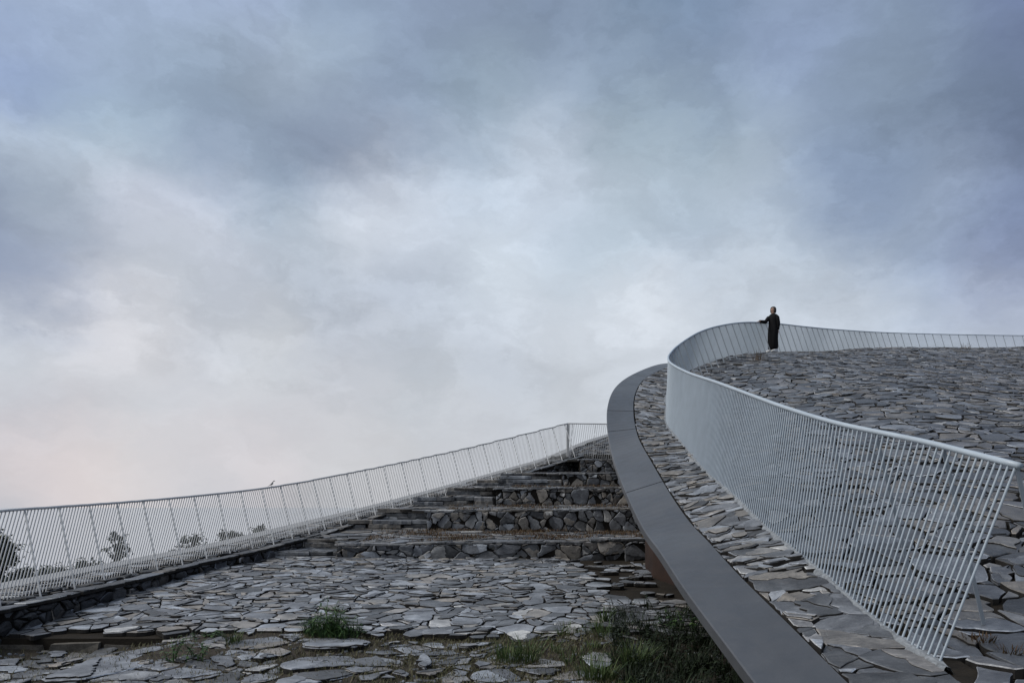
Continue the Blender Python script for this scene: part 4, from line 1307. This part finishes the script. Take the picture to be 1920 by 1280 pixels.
wv = t.vmath('SCALE', t.vmath('SUBTRACT', warp.outputs[1], (.5, .5, .5)), .13)
dw = t.vmath('NORMALIZE', t.vmath('ADD', d, wv))
n1 = t.noise(t.vmath('ADD', cv, t.vmath('SCALE', wv, 2.)), 4.5, 8, .56, .3)
n2 = t.noise(t.vmath('ADD', cv, t.vmath('SCALE', wv, 3.)), 13., 6, .6, .4)
# how the cloud cover is coloured over the dome: direction (as u, v on the plane in front, or a vector), colour, spread
CL = """60 30 155 172 200|250 30 160 177 203|450 40 160 176 202|650 40 152 170 193|850 40 146 163 187|1000 40 140 157 180|1240 30 125 145 170|1480 40 138 155 182|1700 40 130 147 175|1890 40 115 130 165
60 160 152 170 200|230 180 165 183 205|420 150 155 172 192|620 160 150 168 188|780 150 143 161 184|900 140 152 170 188|1030 150 160 177 198|1170 130 150 168 190|1320 150 146 164 188|1480 130 145 162 190|1650 140 135 152 178|1850 150 118 134 163
60 290 172 186 204|230 270 163 180 195|400 250 148 165 188|580 270 140 158 184|740 240 140 158 182|860 240 155 173 193|1000 270 192 205 221|1180 250 162 180 196|1350 230 158 176 194|1480 260 158 175 195|1650 250 135 152 180|1870 240 110 125 155
60 400 165 178 196|250 370 195 203 218|420 400 190 200 216|560 380 160 177 195|680 385 210 219 231|780 340 192 204 219|900 420 200 211 224|1020 370 195 207 222|1200 330 180 196 211|1410 310 178 193 210|1550 330 146 163 193|1720 380 152 168 196|1870 380 130 146 178
10 480 132 147 179|130 470 170 180 198|270 510 198 205 216|430 490 200 207 219|600 510 190 200 213|760 480 190 201 214|900 520 201 211 222|1100 480 190 203 216|1300 470 188 201 216|1500 450 182 196 213|1700 500 165 180 206|1880 500 140 157 188
40 620 200 206 216|200 590 210 212 220|420 620 203 209 219|620 600 194 202 214|820 600 196 205 217|1050 600 203 211 221|1250 560 207 215 225|1550 560 200 210 223|1880 590 180 192 212
60 720 208 210 218|250 740 213 215 221|480 660 213 217 223|520 780 213 214 220|800 720 209 215 223|1050 720 211 217 225|1200 640 210 217 226|60 890 226 218 220|200 900 226 220 221|500 860 222 219 223|850 800 214 218 225|0 952 208 207 213|400 965 208 209 215|900 950 212 215 222|1600 800 205 212 222|330 860 219 217 221|650 770 213 215 221|680 870 217 218 222|680 940 214 216 221|1000 860 212 217 225|100 800 217 214 218|350 660 209 212 219|650 680 206 211 220|930 640 202 210 221|1400 540 200 210 222|750 430 196 207 220|1600 600 198 208 221|1750 640 192 203 219|500 200 150 167 187|700 190 144 162 184|680 290 138 157 181|850 190 147 165 185|500 320 152 169 189|620 335 148 166 188|830 300 172 187 205|0 430 146 161 186|80 490 145 160 186|0 540 168 178 196|740 400 202 211 225|640 420 198 208 221"""
pts_ = []
for q in CL.replace('\n', '|').split('|'):
    u, v, *c_ = map(float, q.split())
    k_ = 8 if v > 690 else 3 if v > 580 else 0
    pts_.append((Vector(((u - 960) / 1500, 1, (950 - v) / 1500)).normalized(), [c_[0] - k_, c_[1] - k_, c_[2] - k_ - (4 if u > 1500 and v < 550 else 0)], .043))
for v_, c_, sg_ in (((0, .25, 1), (160, 175, 195), .25), ((-1, .1, .35), (205, 211, 220), .3), ((-1, -.3, .9), (222, 226, 232), .35), ((1, .1, .35), (132, 146, 174), .3), ((0, -1, .3), (172, 180, 192), .4), ((.7, -.7, .4), (128, 142, 166), .4), ((0, -.5, 1), (190, 199, 212), .35), ((0, 1, -.35), (190, 195, 203), .1), ((0, 0, -1), (120, 125, 130), .4)):
    pts_.append((Vector(v_).normalized(), c_, sg_))
lin = lambda x: ((x / 255 + .055) / 1.055) ** 2.4
# weights solved so that the smooth blend passes through the colours given
A_ = np.array([[math.exp((a[0].dot(b[0]) - 1) / b[2] ** 2) for b in pts_] for a in pts_]); A_ /= A_.sum(1, keepdims=True)
T_ = np.array([[lin(x) for x in p[1]] for p in pts_])
X_ = np.linalg.solve(A_.T @ A_ + .02 * np.eye(len(pts_)), A_.T @ T_ + .02 * T_)
X_ = np.clip(X_, T_ * .55, T_ * 1.6)
sumc, sumw = None, None
for (v_, c_, sg_), xc in zip(pts_, X_):
    kk = 1 / sg_ ** 2
    e_ = t.math('EXPONENT', t.math('MULTIPLY', t.math('SUBTRACT', t.vmath('DOT_PRODUCT', dw, tuple(v_)), 1.), kk))
    c2 = t.vmath('SCALE', tuple(float(x) for x in xc), e_)
    sumc = c2 if sumc is None else t.vmath('ADD', sumc, c2)
    sumw = e_ if sumw is None else t.math('ADD', sumw, e_)
cc = t.vmath('SCALE', sumc, t.math('DIVIDE', 1., t.math('ADD', sumw, 1e-6)))
n3 = t.noise(t.vmath('ADD', cv, t.vmath('SCALE', wv, 1.2)), 3.1, 9, .55, .2)
edge = t.n('ShaderNodeMapRange', interpolation_type='SMOOTHSTEP'); t.l(n3.outputs[0], edge.inputs[0]); edge.inputs[1].default_value = .43; edge.inputs[2].default_value = .57; edge.inputs[3].default_value = -.068; edge.inputs[4].default_value = .062
n4 = t.noise(t.vmath('ADD', cv, t.vmath('SCALE', wv, 1.5)), 7.5, 8, .58, .2)
edge2 = t.n('ShaderNodeMapRange', interpolation_type='SMOOTHSTEP'); t.l(n4.outputs[0], edge2.inputs[0]); edge2.inputs[1].default_value = .46; edge2.inputs[2].default_value = .6; edge2.inputs[3].default_value = -.03; edge2.inputs[4].default_value = .062
det = t.math('ADD', t.math('MULTIPLY', t.math('SUBTRACT', n1.outputs[0], .5), t.mapr(zc, 0, .3, .1, .22)), t.math('MULTIPLY', t.math('SUBTRACT', n2.outputs[0], .5), t.mapr(zc, 0, .3, .06, .2)))
det = t.math('ADD', det, t.math('MULTIPLY', t.math('ADD', edge.outputs[0], edge2.outputs[0]), t.mapr(zc, .02, .22, .25, 1.)))
cc = t.vmath('SCALE', cc, t.math('ADD', det, .98))
mixed = t.mix(.985, sky.outputs[0], t.vmath('SCALE', cc, 10.))
t.l(mixed, bg.inputs[0]); bg.inputs[1].default_value = .1

ld = bpy.data.lights.new('sun', 'SUN'); ld.energy = 2.0; ld.angle = R(30); ld.color = (1., .97, .93)
lo = bpy.data.objects.new('sun', ld); col.objects.link(lo)
sd = Vector((math.sin(SUN_AZ) * math.cos(SUN_EL), math.cos(SUN_AZ) * math.cos(SUN_EL), math.sin(SUN_EL)))
lo.rotation_euler = (-sd).to_track_quat('-Z', 'Y').to_euler()

# ------------------------------------------------------------------ camera
cd = bpy.data.cameras.new('camera'); cam = bpy.data.objects.new('camera', cd); col.objects.link(cam)
cam.location = (0, 0, EYE); cam.rotation_euler = (R(90), 0, 0)
cd.lens = 1500 / 1920 * 36; cd.sensor_width = 36; cd.shift_y = 310 / 1920
cd.clip_start = .05; cd.clip_end = 60000
scene.camera = cam
vs_ = scene.view_settings
vs_.view_transform = 'Standard'; vs_.look = 'None'; vs_.exposure = 0; vs_.gamma = 1
